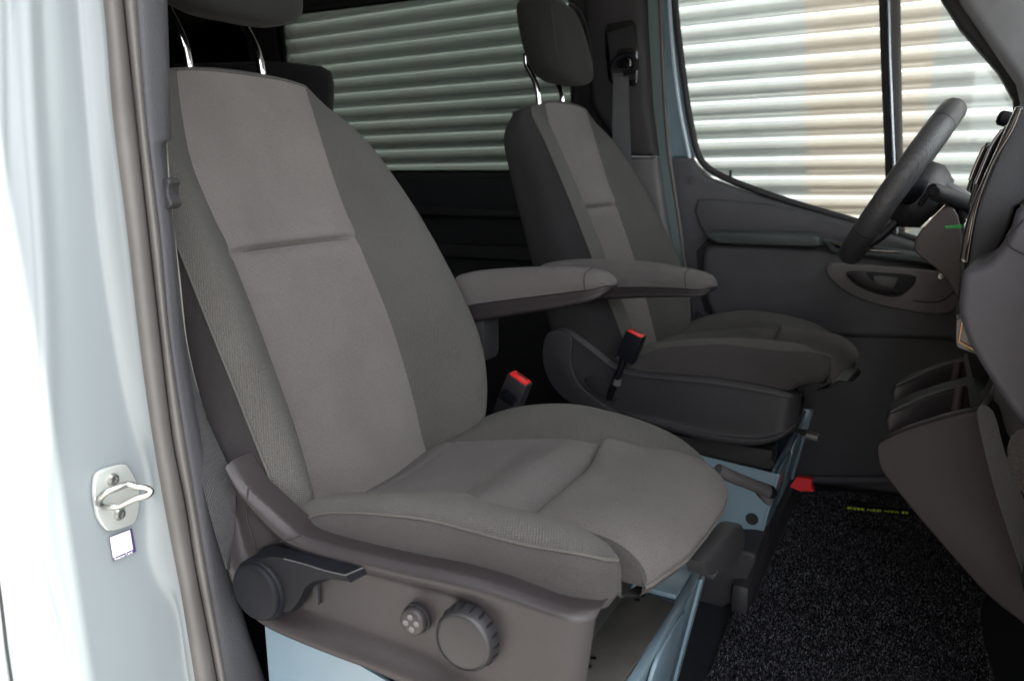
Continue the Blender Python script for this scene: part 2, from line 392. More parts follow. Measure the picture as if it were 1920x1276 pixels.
def build_cushion(P):
    XB, XF = -.69, -.222
    # near bolster: closed tube of sections along x, rounded at the front
    def frontk(x): return 1 if x < -.262 else math.sqrt(max(0, 1-((x+.262)/.044)**2))
    xs = [XB+(XF+.004-XB)*i/56 for i in range(57)]+[-.217]
    side, top, inn = [], [], []
    for x in xs:
        k = frontk(x); kk = .25+.75*k
        zp, zr, zc = smo(PIPE, x), smo(RIDGE, x), smo(CEN, min(x, -.40)) - .004
        if x > -.40: zc = .452
        yb = .575; yo = .5+.5*k
        def Q(y, z):
            y2 = .64+(y-.64)*(.55+.45*k)
            return Vector((x-.40*max(0, y2-.60)*sstep(-.36, -.24, x), y2, z))
        drop = (1-k)*.02
        zp -= drop*.4; zr -= drop
        side.append(cat([Q(.60, .355+.012*(1-k)+.083*sstep(-.36, -.25, x)), Q(.572, .370+.012*(1-k)+.080*sstep(-.36, -.25, x)), Q(.566, (.42+.048*sstep(-.36, -.25, x)) if zp > .44 else zp-.03), Q(.572, zp-.012), Q(.580, zp)], 4))
        top.append(cat([Q(.580, zp), Q(.598, zr+.003), Q(.625, zr), Q(.655, (zr+zc)/2+.012), Q(.683, zc+.004), Q(.69, zc)], 4))
        inn.append([Q(.69, zc), Q(.694, zc-.03), Q(.69, .37+.065*sstep(-.36, -.25, x))])
    grid('cushion_side', side, FAB_S, P); grid('cushion_bolster', top, FAB_B, P); grid('bolster_inner', inn, FAB_S, P)
    fr = [s+t[1:]+i_[1:] for s, t, i_ in [(side[-1], top[-1], inn[-1])]][0]
    cxx = Vector((-.2325, .64, .43))
    grid('bolster_front', [fr, [p.lerp(cxx, .25)+Vector((.0022, 0, 0)) for p in fr], [p.lerp(cxx, .6)+Vector((.003, 0, 0)) for p in fr], [p.lerp(cxx, .98)+Vector((.0035, 0, 0)) for p in fr]], FAB_S, P)
    pp = [Vector((t[0].x, t[0].y-.0008, t[0].z+.0006)) for t in top[3:-1]]
    tube('piping', pp, .0016, FAB_B, P, n=6)
    # centre panel of the cushion
    rows = []
    xs = [-.715+.36*i/60 for i in range(61)]
    for x in xs:
        zc = smo(CEN, x); zf = smo(SEAMF, x)
        r = []
        for j in range(25):
            t = j/24; y = .682+(.942-.682)*t
            edge = sstep(.62, 1, t)
            z = zc*(1-edge)+(min(zf, zc+.012)*1.0)*edge - .006*math.sin(math.pi*t)
            if x > -.425: z = zc+(.466-zc)*sstep(.72, .97, t)-.006*math.sin(math.pi*t)*(1-sstep(.72, .97, t))
            # the transverse seam behind which the fold rises to the backrest
            xsn = -.615 + .0*t
            z -= .0035*math.exp(-((x-xsn)/.004)**2)
            r.append(Vector((x, y, z)))
        rows.append(r)
    grid('cushion_centre', rows, FAB_Q, P, ang=80)
    # far bolster
    rows, rs = [], []
    for i in range(57):
        x = XB-.01+(-.226-XB+.01)*i/56; k = frontk(x)
        zs, zr = smo(SEAMF, x), smo(FRID, x)
        zs = min(zs, smo(CEN, x)+.012) if x < -.4 else min(zs, .468)
        ins = .05*(1-k); drop = .03*(1-k)
        top_ = [Vector((x, .940, zs-.004)), Vector((x, .958, zs*.55+zr*.45)), Vector((x, .985, zr-.004-drop*.3)), Vector((x, 1.012-ins*.3, zr+.001-drop*.5)), Vector((x, 1.036-ins*.7, zr-.012-drop)), Vector((x, 1.048-ins, zr-.035-drop))]
        rows.append(cat(top_, 4)); rs.append([top_[-1], Vector((x, 1.05-ins, .40)), Vector((x, 1.04-ins, .365))])
    grid('cushion_bolster', rows, FAB_B, P); grid('cushion_side', rs, FAB_S, P)
    # thigh support: pad in front of the crease
    prof = [(-.368, .438), (-.366, .450), (-.361, .459), (-.345, .4655), (-.31, .4685), (-.28, .470), (-.25, .4675), (-.226, .461), (-.208, .450), (-.199, .440), (-.196, .431), (-.199, .423)]
    pf = cat([Vector((a, 0, b)) for a, b in prof], 3)
    def wf(y):   # plan curve of the front edge
        return lin([(.695, -.026), (.703, -.019), (.723, -.012), (.764, -.002), (.828, .002), (.90, .003), (.94, -.001), (.965, -.008), (.985, -.020), (1.0, -.04)], y)
    rows = []
    ys = [.697+(.998-.697)*(j/40) for j in range(41)]
    for j, y in enumerate(ys):
        e0 = max(0, (.722-y)/.025); e1 = max(0, (y-.935)/.063)
        r = []
        for p in pf:
            f = (p.x+.368)/.16; x = p.x+wf(y)*f
            dz = -.006*e0**2-.024*e1**2.4
            z = p.z+dz*(1-.3*f)
            z += .026*sstep(.87, .935, y)*(1-min(1, e1))*(1-f)**5
            r.append(Vector((x, y, z)))
        rows.append(r)
    o = grid('thigh_support', rows, FAB_Q, P, ang=80)
    side = [[rows[0][k] for k in range(len(pf))], [Vector((p.x, .690, p.z-.006)) for p in rows[0]], [Vector((p.x*.97-.008, .693, max(.420, p.z-.035))) for p in rows[0]], [Vector((p.x*.95-.012, .70, .416)) for p in rows[0]]]
    grid('thigh_support_side', side, FAB_S, P, ang=80)
    side = [[rows[-1][k] for k in range(len(pf))], [Vector((p.x, 1.002, p.z-.012)) for p in rows[-1]], [Vector((p.x*.97-.008, .995, .40)) for p in rows[-1]]]
    grid('thigh_support_side', side, FAB_S, P, ang=80)
    fe = [r[-1] for r in rows]
    grid('thigh_support_front', [fe, [p+Vector((-.004, 0, -.012)) for p in fe], [p+Vector((-.03, 0, -.022)) for p in fe]], FAB_S, P)
    tube('piping', [p+Vector((.001, 0, -.001)) for p in fe], .002, THREAD, P, n=6)
    # underside shell
    box('seat_pan', (-.64, .60, .335), (-.31, 1.03, .385), PL_B, P, bev=.012)
    grid('pan_front', [cat([Vector((-.275-.02*abs(t), .61+.42*(t+1)/2, .44)), Vector((-.250-.02*abs(t), .61+.42*(t+1)/2, .415)), Vector((-.27-.02*abs(t), .61+.42*(t+1)/2, .392)), Vector((-.34, .61+.42*(t+1)/2, .385))], 4) for t in [i/10-1 for i in range(21)]], PL_G, P)
def armrest(P, tp, split, bottom, yn, yf, drop):
    """outlines (pixels) of the near face on plane y = yn: top edge, split line, bottom edge; drop: how far the near edge lies below the crown"""
    T, S, B = ats(tp, 'y', yn), ats(split, 'y', yn), ats(bottom, 'y', yn)
    n = 26
    def rs(L):
        L = cat(L, 10); d = [0]
        for a, b in zip(L, L[1:]): d.append(d[-1]+(b-a).length)
        out = []
        for i in range(n):
            t = d[-1]*i/(n-1)
            for j in range(len(d)-1):
                if t <= d[j+1]+1e-9:
                    out.append(L[j].lerp(L[j+1], (t-d[j])/max(1e-9, d[j+1]-d[j]))); break
        return out
    T, S, B = rs(T), rs(S), rs(B)
    W = yf-yn
    up, lo = [], []
    for i in range(n):
        k = 1-max(0, (i-(n-5))/4)**2*.45
        t_, s_, b_ = T[i], S[i], B[i]
        def yy(f): return yn+W*(.5+(f-.5)*(.35+.65*k))
        def V_(x, f, z): return Vector((x, yy(f), z))
        up.append(cat([V_(s_.x, .03, s_.z+.001), V_(s_.x*.6+t_.x*.4, -.0, s_.z*.6+t_.z*.4), V_(t_.x, .07, t_.z-.006), V_(t_.x, .3, t_.z+drop*.2), V_(t_.x, .7, t_.z+drop*.2), V_(t_.x, .93, t_.z-.006), V_(s_.x*.6+t_.x*.4, 1., s_.z*.6+t_.z*.4), V_(s_.x, .97, s_.z+.001)], 4))
        lo.append(cat([V_(s_.x, .0, s_.z), V_(s_.x, .03, (s_.z+b_.z)/2), V_(b_.x, .12, b_.z), V_(b_.x, .88, b_.z), V_(s_.x, .97, (s_.z+b_.z)/2), V_(s_.x, 1, s_.z)], 4))
    for L in (up, lo):
        c = Vector((S[-1].x+.001, yn+W*.5, S[-1].z)); L.append([p.lerp(c, .25)+Vector((.004, 0, 0)) for p in L[-1]]); L.append([p.lerp(c, .6)+Vector((.006, 0, 0)) for p in L[-2]]); L.append([c+Vector((.0068, 0, 0))+(p-c)*.01 for p in L[-3]])
    a = grid('armrest', up, FAB_Q, P, ang=50)
    grid('armrest_shell', lo, PL_P, P, ang=50)
    k = n-4
    tube('armrest_seam', [p+Vector((.0004, -.0004, .0004)) for p in up[k][:16]], .0012, FAB_S, a, n=5)
def shell_panel(name, top, bot, prof, y0, mat_, P, n=44, endf=.03, endb=.0, dep=.05, flush=None):
    """side trim: outlines in world (x,z) on plane y0; prof rows (s from bottom 0 to top 1, y offset towards the viewer)"""
    T, B = cat(top, 8), cat(bot, 8)
    def rs(L):
        d = [0]
        for a, b in zip(L, L[1:]): d.append(d[-1]+(b-a).length)
        out = []
        for i in range(n):
            t = d[-1]*i/(n-1)
            for j in range(len(d)-1):
                if t <= d[j+1]+1e-9:
                    out.append(L[j].lerp(L[j+1], (t-d[j])/max(1e-9, d[j+1]-d[j]))); break
        return out
    T, B = rs(T), rs(B); L = (T[-1]-T[0]).length
    PR = cat([Vector((s, o, 0)) for s, o in prof], 5)
    rows = []
    for i in range(n):
        f = i/(n-1); e = 1; fl = sstep(*flush, f) if flush else 0
        df = (1-f)*L; db = f*L
        if endf and df < endf: e = math.sqrt(max(0, 1-(1-df/endf)**2))
        if endb and db < endb: e = min(e, math.sqrt(max(0, 1-(1-db/endb)**2)))
        rows.append([Vector((B[i].x+(T[i].x-B[i].x)*min(1, max(0, p.x)), y0-(p.y+(.011-p.y)*fl*sstep(0, .06, p.x)*(1-sstep(.93, 1, p.x)))+dep*(1-e), B[i].z+(T[i].z-B[i].z)*p.x)) for p in PR])
    return grid(name, rows, mat_, P, ang=60)
GROUP_S = None
seat = empty('seat', (-.45, Y0, .335))
tag(seat, 'nearest grey fabric seat with a round black knob and recline lever on its side', 'car seat')
build_backrest(seat); back_parts = set(c.data.name for c in seat.children); build_cushion(seat); build_headrest(seat)
seat2 = rc(seat)
seat2.location = seat.location + Vector((.075, .905, 0))
for ch in seat2.children:
    if ch.data.name in back_parts: ch.scale = (1, 1, 1.026); continue
    if ch.name.startswith('headrest'): ch.location = Vector((.006, .0, -.010)) if not ch.name.startswith('headrest_post') else Vector((.0, 0, .015))
tag(seat2, 'farther grey fabric seat standing behind the steering wheel beside the far door', 'car seat')
# --- near side trim with lever, switch and knob
YP = .553
topc = ats([(436, 862), (452, 890), (470, 915), (500, 944), (530, 972), (560, 996), (620, 1017), (754, 1049), (848, 1068), (940, 1093), (1030, 1124), (1085, 1143), (1112, 1158)], 'y', YP)
botc = ats([(436, 1000), (440, 1040), (446, 1078), (458, 1115), (478, 1146), (510, 1173), (560, 1197), (640, 1229), (704, 1253), (757, 1276), (850, 1312), (960, 1336), (1085, 1340)], 'y', YP)
sp = shell_panel('side_trim', topc, botc, [(0, -.012), (.02, .004), (.08, .014), (.16, .012), (.25, .0), (.35, -.004), (.6, -.004), (.78, -.002), (.86, .006), (.93, .010), (.98, .004), (1.0, -.004), (1.0, -.028)], YP, PL_P, seat, endf=.025, dep=.018, flush=(.62, .9))
line_on('trim_joint', sp, [(479, 1031), (503, 1021), (548, 1009), (566, 1002)], .0009, PL_B, sp)
line_on('trim_joint', sp, [(466, 914), (463, 940), (464, 975), (475, 1010), (480, 1028)], .0009, PL_B, sp)
def on_panel(u, v, off=0): return at(u, v, 'y', YP+off)
# lever
hc = on_panel(517, 1086, .0)
lv = lathe('recline_lever', [(.035, -.012), (.0355, .008), (.0350, .024), (.0335, .0265), (.0325, .0265), (.032, .0300), (.0305, .0320), (.027, .0330), (0, .0335)], hc, (0, -1, 0), PL_S, seat, n=48)
def lever_arm():
    A = cat(ats([(480, 1036), (500, 1024), (530, 1025), (575, 1035), (644, 1049), (688, 1060)], 'y', YP-.006), 6)
    B = cat(ats([(482, 1052), (508, 1043), (545, 1050), (578, 1059), (606, 1068), (648, 1078)], 'y', YP-.024), 6)
    C_ = cat(ats([(505, 1142), (540, 1146), (560, 1126), (575, 1098), (604, 1085), (656, 1090)], 'y', YP-.022), 6)
    D_ = cat(ats([(512, 1142), (550, 1146), (572, 1126), (588, 1100), (620, 1086), (686, 1074)], 'y', YP-.004), 6)
    rows = []
    for a, b, c, d in zip(A, B, C_, D_):
        rows.append([a, a.lerp(b, .12), a.lerp(b, .9), b, b.lerp(c, .12), b.lerp(c, .85), c, c.lerp(d, .2), d, d.lerp(a, .5)])
    rows.append([p+Vector((.0012, 0, -.0006)) for p in rows[-1]])
    o = rings_obj('lever_handle', rows, PL_S, lv, ang=28)
    tube('lever_highlight_tube', [p+Vector((0, -.0004, .0004)) for p in B[10:]]+[A[-1]], .0008, mat('lever_edge_highlight', (.035, .035, .038), .35), lv, n=6)  # highlight along the lever's front edge, built as a paler tube
lever_arm()
prism('lever_stop', ats([(590, 1088), (600, 1086), (601, 1131), (594, 1133)], 'y', YP+.003), (0, -.004, 0), PL_D, sp)
# lumbar switch
bc = on_panel(783, 1157, .002)
ax = Vector((.05, -1, .04)).normalized()
sw = lathe('lumbar_switch', [(.0142, -.004), (.0142, .007), (.0132, .0108), (.0115, .0120), (0, .0122)], bc, ax, PL_P, seat, n=36)
lathe('switch_well', [(.0156, -.006), (.0156, .0035), (.0146, .0038), (.0144, -.006)], bc, ax, PL_B, seat, n=36)
b1 = Vector((1, .05, 0)).normalized(); b2 = ax.cross(b1)
DIMP = mat('dimple_shine', (.09, .083, .083), .3)
for k in range(4):
    a = k*math.pi/2+.15; c = bc+ax*.0122+(b1*math.cos(a)+b2*math.sin(a))*.0062
    lathe('switch_dimple', [(.0032, 0), (.0028, .0004), (.002, .0001), (0, -.0003)], c, ax, DIMP, sw, n=16)
# height knob
kc = on_panel(889, 1181, .0)
KNOB = mat('knob_plastic', (.014, .0135, .0145), .42, spec=.4, build=grain(900, .15))
kn = lathe('height_knob', [(.0305, -.006), (.031, .004), (.0305, .013), (.0288, .0215), (.0275, .0235), (.0262, .0242), (.0260, .0230), (.0255, .0230), (.0235, .0236), (0, .0240)], kc, (.04, -1, .02), KNOB, seat, n=64)
kax = Vector((.04, -1, .02)).normalized(); kb = kax.cross(Vector((0, 0, 1))).normalized(); ke = kax.cross(kb)
for k in range(18):
    a = 2*math.pi*k/18; d = kb*math.cos(a)+ke*math.sin(a)
    p0, p1 = kc+kax*.006+d*.0306, kc+kax*.0185+d*.0292
    tube('grip_notch', [p0, p0.lerp(p1, .25), p0.lerp(p1, .5), p0.lerp(p1, .75), p1], [.0005, .0014, .0016, .0014, .0005], PL_S, kn, n=8)
# front release handle of the thigh support
ah = ats([(1283, 1046), (1300, 1032), (1350, 978), (1362, 976), (1369, 990), (1366, 1020), (1345, 1058), (1325, 1072), (1290, 1070)], 'x', -.205)
prism('release_handle', ah, (.022, 0, 0), PL_D, seat, bev=.006)
lathe('handle_knob', [(.008, -.01), (.009, 0), (.007, .006), (0, .008)], at(1334, 1071, 'x', -.19), (1, 0, -.4), PL_B, seat, n=20)
# inboard armrest and hinge cover of the near seat
armrest(seat, [(850, 520), (880, 514), (950, 509), (1030, 507), (1090, 511), (1118, 516), (1129, 522)], [(862, 578), (892, 571), (960, 562), (1040, 552), (1090, 546), (1112, 543), (1131, 538)], [(868, 607), (903, 602), (970, 591), (1040, 580), (1090, 570), (1115, 562), (1128, 552)], 1.09, 1.155, .008)
obox('armrest_hinge', (-.70, 1.13, .56), (.05, 0, 0), (0, .03, 0), (0, 0, .05), PL_B, seat, bev=.015)
tube('backrest_bracket', [at(853, 800, 'y', 1.06), at(880, 780, 'y', 1.06), at(905, 800, 'y', 1.06)], [.013, .014, .012], PL_G, seat, n=12)
lathe('bracket_bolt', [(.0045, 0), (.0045, .003), (.003, .0045), (0, .005)], at(855, 803, 'y', 1.035), (0, -1, 0), CHROME, seat, n=16)
# --- far seat: right armrest, side cover with buckle slot
armrest(seat2, [(1000, 506), (1012, 498), (1060, 492), (1130, 491), (1210, 498), (1270, 508), (1308, 516), (1325, 523)], [(1000, 545), (1050, 541), (1100, 540), (1160, 539), (1220, 539), (1270, 541), (1310, 544), (1328, 540)], [(1000, 575), (1050, 568), (1110, 563), (1160, 561), (1220, 559), (1270, 558), (1310, 558), (1325, 552)], 1.43, 1.50, .008)
Y2 = 1.462
t2 = ats([(1030, 617), (1050, 613), (1067, 617), (1083, 627), (1120, 655), (1152, 680), (1181, 694), (1266, 703), (1347, 710), (1429, 724), (1469, 734), (1499, 747)], 'y', Y2)
b2_ = ats([(1018, 650), (1020, 680), (1032, 715), (1056, 745), (1090, 765), (1130, 778), (1180, 792), (1226, 800), (1307, 822), (1368, 833), (1429, 834), (1488, 812)], 'y', Y2)
sc = shell_panel('side_cover', t2, b2_, [(0, -.02), (.0, -.002), (.04, .005), (.12, .006), (.18, .001), (.5, .002), (.85, .003), (.93, .004), (.98, -.001), (1.0, -.006), (1.0, -.03)], Y2, PL_D, seat2, endf=.03, endb=.03, dep=.035)
prism('cover_rear_swell', cat(ats([(1022, 655), (1030, 624), (1050, 617), (1072, 626), (1078, 640), (1075, 665), (1078, 692), (1092, 718), (1118, 742), (1156, 766), (1205, 786), (1180, 788), (1132, 774), (1092, 760), (1060, 742), (1036, 714), (1024, 682)], 'y', Y2), 3, closed=True), (0, -.014, 0), PL_D, sc, bev=.009, seg=4)
slot = cat(ats([(1100, 710), (1112, 705), (1130, 712), (1152, 728), (1160, 742), (1150, 750), (1130, 742), (1108, 726)], 'y', Y2-.004), 5, closed=True)
prism('buckle_slot', slot, (0, -.006, 0), PL_B, sc, bev=.002)
tube('backrest_bracket', [at(1250, 622, 'y', 1.96), at(1268, 610, 'y', 1.96), at(1285, 618, 'y', 1.96)], [.012, .014, .012], PL_G, seat2, n=12)
ah = ats([(1568, 712), (1580, 696), (1592, 686), (1598, 694), (1592, 705), (1580, 714)], 'x', -.13)
prism('release_handle', ah, (.02, 0, 0), PL_D, seat2, bev=.004)
# ================================================================== PLACE
PAVE = mat('pale_paving', (.22, .21, .195), .85, build=grain(60, .2, .002))
PAINT = mat('light_blue_paint', (.185, .21, .22), .36, coat=.2, build=None)
PAINT_D = mat('blue_body_paint', (.15, .215, .26), .38, coat=.3, build=grain(40, .03, .001, .06))
HEAD = mat('dark_lining', (.012, .012, .013), .95)
FLOORM = mat('rubber_floor', (.013, .015, .019), .55, build=grain(500, .35))
WALLG = mat('green_grey_cladding', (.50, .515, .50), .55, build=grain(3, .05, .001, .05))
WALLT = mat('tan_reflection', (.56, .505, .445), .55, build=grain(3, .05, .001, .05))  # reflection of tan brick in the door glass, put into the wall colour
def glassmat(name, tint, refl):
    m = bpy.data.materials.new(name); m.use_nodes = True; nt = m.node_tree; nt.nodes.clear()
    o = N(nt, 'ShaderNodeOutputMaterial'); t = N(nt, 'ShaderNodeBsdfTransparent'); t.inputs[0].default_value = (*tint, 1)
    g = N(nt, 'ShaderNodeBsdfGlossy'); g.inputs['Roughness'].default_value = .02
    fr = N(nt, 'ShaderNodeFresnel'); fr.inputs[0].default_value = refl
    mx = N(nt, 'ShaderNodeMixShader'); nt.links.new(fr.outputs[0], mx.inputs[0]); nt.links.new(t.outputs[0], mx.inputs[1]); nt.links.new(g.outputs[0], mx.inputs[2])
    nt.links.new(mx.outputs[0], o.inputs[0]); return m
GLASS = glassmat('clear_glass', (.95, .98, .96), 1.45)
GLASS_T = glassmat('tinted_glass', (.35, .38, .352), 1.45)
GLASS_D = glassmat('dark_tinted_glass', (.16, .17, .155), 1.45)
g = box('ground', (-40, -40, -.75), (40, 40, -.55), PAVE); g['kind'] = 'structure'
# corrugated cladding of the hall beside the van
wall = empty('corrugated_wall', (-1.5, 3.5, -.55))
tag(wall, 'pale corrugated metal wall of the hall outside the van windows', 'wall')
def clad(x0, x1, m, name, s0=0, s1=0):
    ya = rad(2.0); d = Vector((math.cos(ya), -math.sin(ya), .012)); o = Vector((0, 3.34, 0))
    rows = []; zs = [-.55+i*.0095 for i in range(int(6.6/.0095))]
    for z in zs:
        ph = (z % .076)/.076
        off = .052*(sstep(.02, .12, ph)-sstep(.58, .68, ph))
        rows.append([o+d*(x0+s0*(z-1.3))+Vector((0, -off, z)), o+d*(x1+s1*(z-1.3))+Vector((0, -off, z))])
    return grid(name, rows, m, wall, ang=80)
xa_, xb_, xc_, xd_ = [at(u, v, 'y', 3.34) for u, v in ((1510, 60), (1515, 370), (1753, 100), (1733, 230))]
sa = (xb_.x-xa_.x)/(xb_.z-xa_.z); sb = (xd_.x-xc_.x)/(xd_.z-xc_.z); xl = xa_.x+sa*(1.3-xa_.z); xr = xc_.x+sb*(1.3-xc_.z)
clad(-9, xl, WALLG, 'green_panel', 0, sa); clad(xl, xr, WALLT, 'tan_reflection_panel', sa, sb); clad(xr, 5, WALLG, 'green_panel', sb, 0)  # the slanted tan stretch stands for a reflection in the far window
box('wall_backing', (-9, 3.8, -.55), (6, 3.9, 6.0), WALLG, wall)

# brick building across the yard, behind the photographer (only its reflection and shade reach the picture)
def bricks(nt, p, base):
    tc = N(nt, 'ShaderNodeTexCoord'); mp = N(nt, 'ShaderNodeMapping'); mp.inputs['Rotation'].default_value = (math.pi/2, 0, 0); nt.links.new(tc.outputs['Object'], mp.inputs[0])
    b = N(nt, 'ShaderNodeTexBrick', Scale=4); b.inputs['Color1'].default_value = (*base, 1); b.inputs['Color2'].default_value = (base[0]*.8, base[1]*.8, base[2]*.8, 1); b.inputs['Mortar'].default_value = (.2, .19, .17, 1)
    nt.links.new(mp.outputs[0], b.inputs['Vector']); nt.links.new(b.outputs[0], p.inputs['Base Color'])
bb = empty('brick_building', (-3.5, -5, -.55)); tag(bb, 'tan brick building across the yard facing the open van door', 'building')
box('brick_wall', (-10, -5.4, -.55), (.2, -5, 8.6), mat('tan_brick', (.20, .155, .115), .85, build=bricks), bb)
box('wall_coping', (-10.05, -5.45, 8.6), (.25, -4.95, 8.7), PAVE, bb, bev=.01)

# ================================================================== VAN BODY
van = empty('van', (-1, 1.3, -.3))
tag(van, 'light blue van body around the seats with its near front door opening empty', 'van')
YW = 2.13
def wallpt(x, z): return Vector((x, YW-.10*max(0, z-.8)**1.3, z))
box('cab_floor', (-3.4, .47, -.05), (.9, 2.13, 0), FLOORM, van)
box('roof', (-3.4, .40, 1.42), (.38, 2.22, 1.47), mat('light_roof_lining', (.30, .295, .285), .95), van)
WS = [Vector((.88, .50, .84)), Vector((.88, 2.12, .84)), Vector((.38, 2.08, 1.43)), Vector((.38, .46, 1.43))]
prism('windscreen', WS, (.008, 0, .006), GLASS, van, smooth=False)
box('rear_bulkhead', (-3.45, .45, 0), (-3.4, 2.1, 1.42), HEAD, van)
grid('right_wall', [[Vector((x, .47, 0)), Vector((x, .46, .8)), Vector((x, .56, 1.42))] for x in (-3.4, -.80)], HEAD, van, thick=.02)
box('sill', (-.78, .42, -.16), (.75, .52, -.005), PAINT, van, bev=.015)
# far side wall: strip grids round the window openings
def wgrid(name, x0, x1, z0, z1, m, off=0, par=van):
    nz = 8
    return grid(name, [[wallpt(x0+(x1-x0)*i/6, z0+(z1-z0)*j/nz)-Vector((0, off, 0)) for j in range(nz+1)] for i in range(7)], m, par, thick=.03)
LINE = mat('dark_side_trim', (.012, .0125, .014), .6, build=grain(500, .2))
wgrid('side_lining', -3.4, -.80, 0, .812, LINE)
wgrid('side_lining', -3.4, -.80, 1.345, 1.46, HEAD)
wgrid('side_lining', -2.16, -2.03, .812, 1.345, HEAD); wgrid('side_lining', -3.4, -3.0, .812, 1.345, HEAD); wgrid('side_lining', -.93, -.80, .812, 1.345, HEAD)
wgrid('side_window', -2.03, -.93, .812, 1.345, GLASS_T, -.0)
wgrid('side_window', -3.0, -2.16, .812, 1.345, GLASS_D, -.0)
# window rebate
fr = [(-2.03, .812), (-.93, .812), (-.93, 1.345), (-2.03, 1.345)]
for (a, b), (c, d) in zip(fr, fr[1:]+fr[:1]):
    tube('window_seal', [wallpt(a, b)-Vector((0, .018, 0)), wallpt((a+c)/2, (b+d)/2)-Vector((0, .018, 0)), wallpt(c, d)-Vector((0, .018, 0))], .016, RUBBER if 0 else HEAD, van, n=8)
box('lining_ledge', (-3.0, 2.045, .69), (-.84, 2.10, .715), PL_B, van, bev=.006)
box('lining_ledge', (-3.0, 2.06, .56), (-.84, 2.10, .60), PL_B, van, bev=.008)
# ---- near B pillar
def prail(L, x): return [at(u, v, 'x', x) for u, v in L]
VS = [-60, 60, 216, 416, 640, 820, 940, 1050, 1160, 1276, 1400]
sealL = [(-60, 186), (0, 193), (60, 199), (216, 211), (416, 236), (640, 261), (820, 286), (981, 314), (1106, 338), (1276, 366), (1400, 388)]
sealM = [(-60, 227), (0, 231), (281, 261), (602, 297), (820, 323), (949, 348), (1052, 364), (1233, 399), (1400, 428)]
sealR = [(-60, 254), (0, 257), (241, 276), (451, 301), (640, 319), (939, 366), (1213, 414), (1400, 446)]
step1 = [(-60, 150), (416, 190), (640, 222), (760, 245), (841, 266), (891, 278), (960, 281), (1034, 284), (1084, 300), (1141, 329), (1276, 350), (1400, 380)]
step2 = [(-60, 40), (216, 52), (416, 66), (640, 78), (820, 82), (900, 78), (940, 74), (1000, 78), (1088, 96), (1180, 120), (1276, 140), (1400, 160)]
step3 = [(-60, 5), (400, 12), (640, 20), (940, 26), (1050, 32), (1276, 78), (1400, 100)]
def Rv(tab, x, du=0): return [at(smo(tab, v)+du, v, 'x', x) for v in [-420+2060*i/84 for i in range(85)]]
rails = [Rv(sealL, -.700, 26), Rv(sealL, -.704, 8), Rv(sealL, -.712, -8), Rv(step1, -.7185, 5), Rv(step1, -.7225, -8), Rv(step1, -.7240, -32)]
mid = [(v, (smo(step1, v)+smo(step2, v))/2) for v in range(-60, 1461, 60)]
rails += [Rv(mid, -.7250), Rv(step2, -.7265, 36), Rv(step2, -.7255, 14), Rv(step2, -.7275, 0), Rv(step2, -.7330, -16), Rv(step3, -.7365, 10), Rv(step3, -.737, -8), Rv(step3, -.741, -28), Rv(step3, -.750, -70), Rv(step3, -.765, -150), Rv(step3, -.80, -260), Rv(step3, -.95, -420)]
# cross-smooth
rows = []
for k in range(85): rows.append(cat([r[k] for r in rails], 4))
pillar = grid('door_pillar', rows, PAINT, van, ang=70)
tube('panel_gap', [at(u, v, 'x', -.7437) for u, v in ((-14, 1010), (-4, 1080), (5, 1150), (12, 1210), (22, 1276), (34, 1350))], .0012, PL_B, van, n=6)
# door seal: two soft ribs
def rib(name, A, B, xa, xb, h, m, dark=None):
    rows = []
    for k in range(85):
        v = -420+2060*k/84; ua, ub = smo(A, v), smo(B, v)
        r = []
        for j in range(9):
            t = j/8; x = xa+(xb-xa)*t+h*math.sin(math.pi*t)**.6
            r.append(at(ua+(ub-ua)*t, v, 'x', x))
        rows.append(r)
    return grid(name, rows, m, van, ang=70)
rib('door_seal', sealL, sealM, -.690, -.684, .010, RUBBER)
rib('door_seal', [(a, b+1) for a, b in sealM], sealR, -.683, -.676, .008, RUBBER)
# grained pillar trim
trimR = [(-60, 311), (0, 313), (100, 316), (255, 321), (262, 320), (268, 309), (275, 307), (386, 321), (451, 328), (640, 346), (764, 366), (864, 389), (1079, 434), (1180, 464), (1276, 498), (1400, 540)]
rows = []
vv = sorted(set([-420+2060*i/112 for i in range(113)]+[256, 262, 266, 270, 275]))
for v in vv:
    a, b = smo(sealR, v)-3, lin(trimR, v)
    P = [at(a, v, 'x', -.676), at(a+(b-a)*.25, v, 'x', -.672), at(a+(b-a)*.7, v, 'x', -.672), at(b-4, v, 'x', -.675), at(b, v, 'x', -.682), at(b-2, v, 'x', -.70), at(b-30, v, 'x', -.76)]
    rows.append(cat(P, 3))
grid('pillar_trim', rows, PL_G if 0 else mat('pillar_grain', (.036, .036, .041), .6, build=grain(700, .5)), van, ang=60)
# striker
XP = -.7225
so = [(30, 260), (90, 190), (200, 150), (350, 115), (400, 140), (470, 260), (520, 400), (530, 560), (500, 720), (450, 790), (300, 850), (190, 870), (140, 840), (60, 720), (30, 560), (15, 420)]
so = [at(170+a/6.077, 850+b/6.077, 'x', XP) for a, b in so]
st = prism('striker_plate', cat(so, 4, closed=True), (.0042, 0, 0), mat('zinc_plate', (.50, .53, .50), .35, metal=.5, build=grain(200, .1)), van, bev=.0012)
for u, v in ((211, 898), (223, 963)):
    c = at(u, v, 'x', XP+.004)
    b = lathe('bolt', [(.0066, 0), (.0066, .001), (.0052, .0035), (.0035, .004), (.0028, .0022), (0, .0018)], c, (1, 0, 0), STEEL, st, n=24)
lp = [(186, 944, -.717), (187, 934, -.705), (200, 922, -.698), (222, 913, -.694), (240, 907, -.692), (256, 912, -.686), (272, 914, -.680), (283, 920, -.676), (276, 928, -.677), (255, 934, -.684), (238, 941, -.690), (222, 948, -.696), (204, 949, -.704), (192, 950, -.717)]
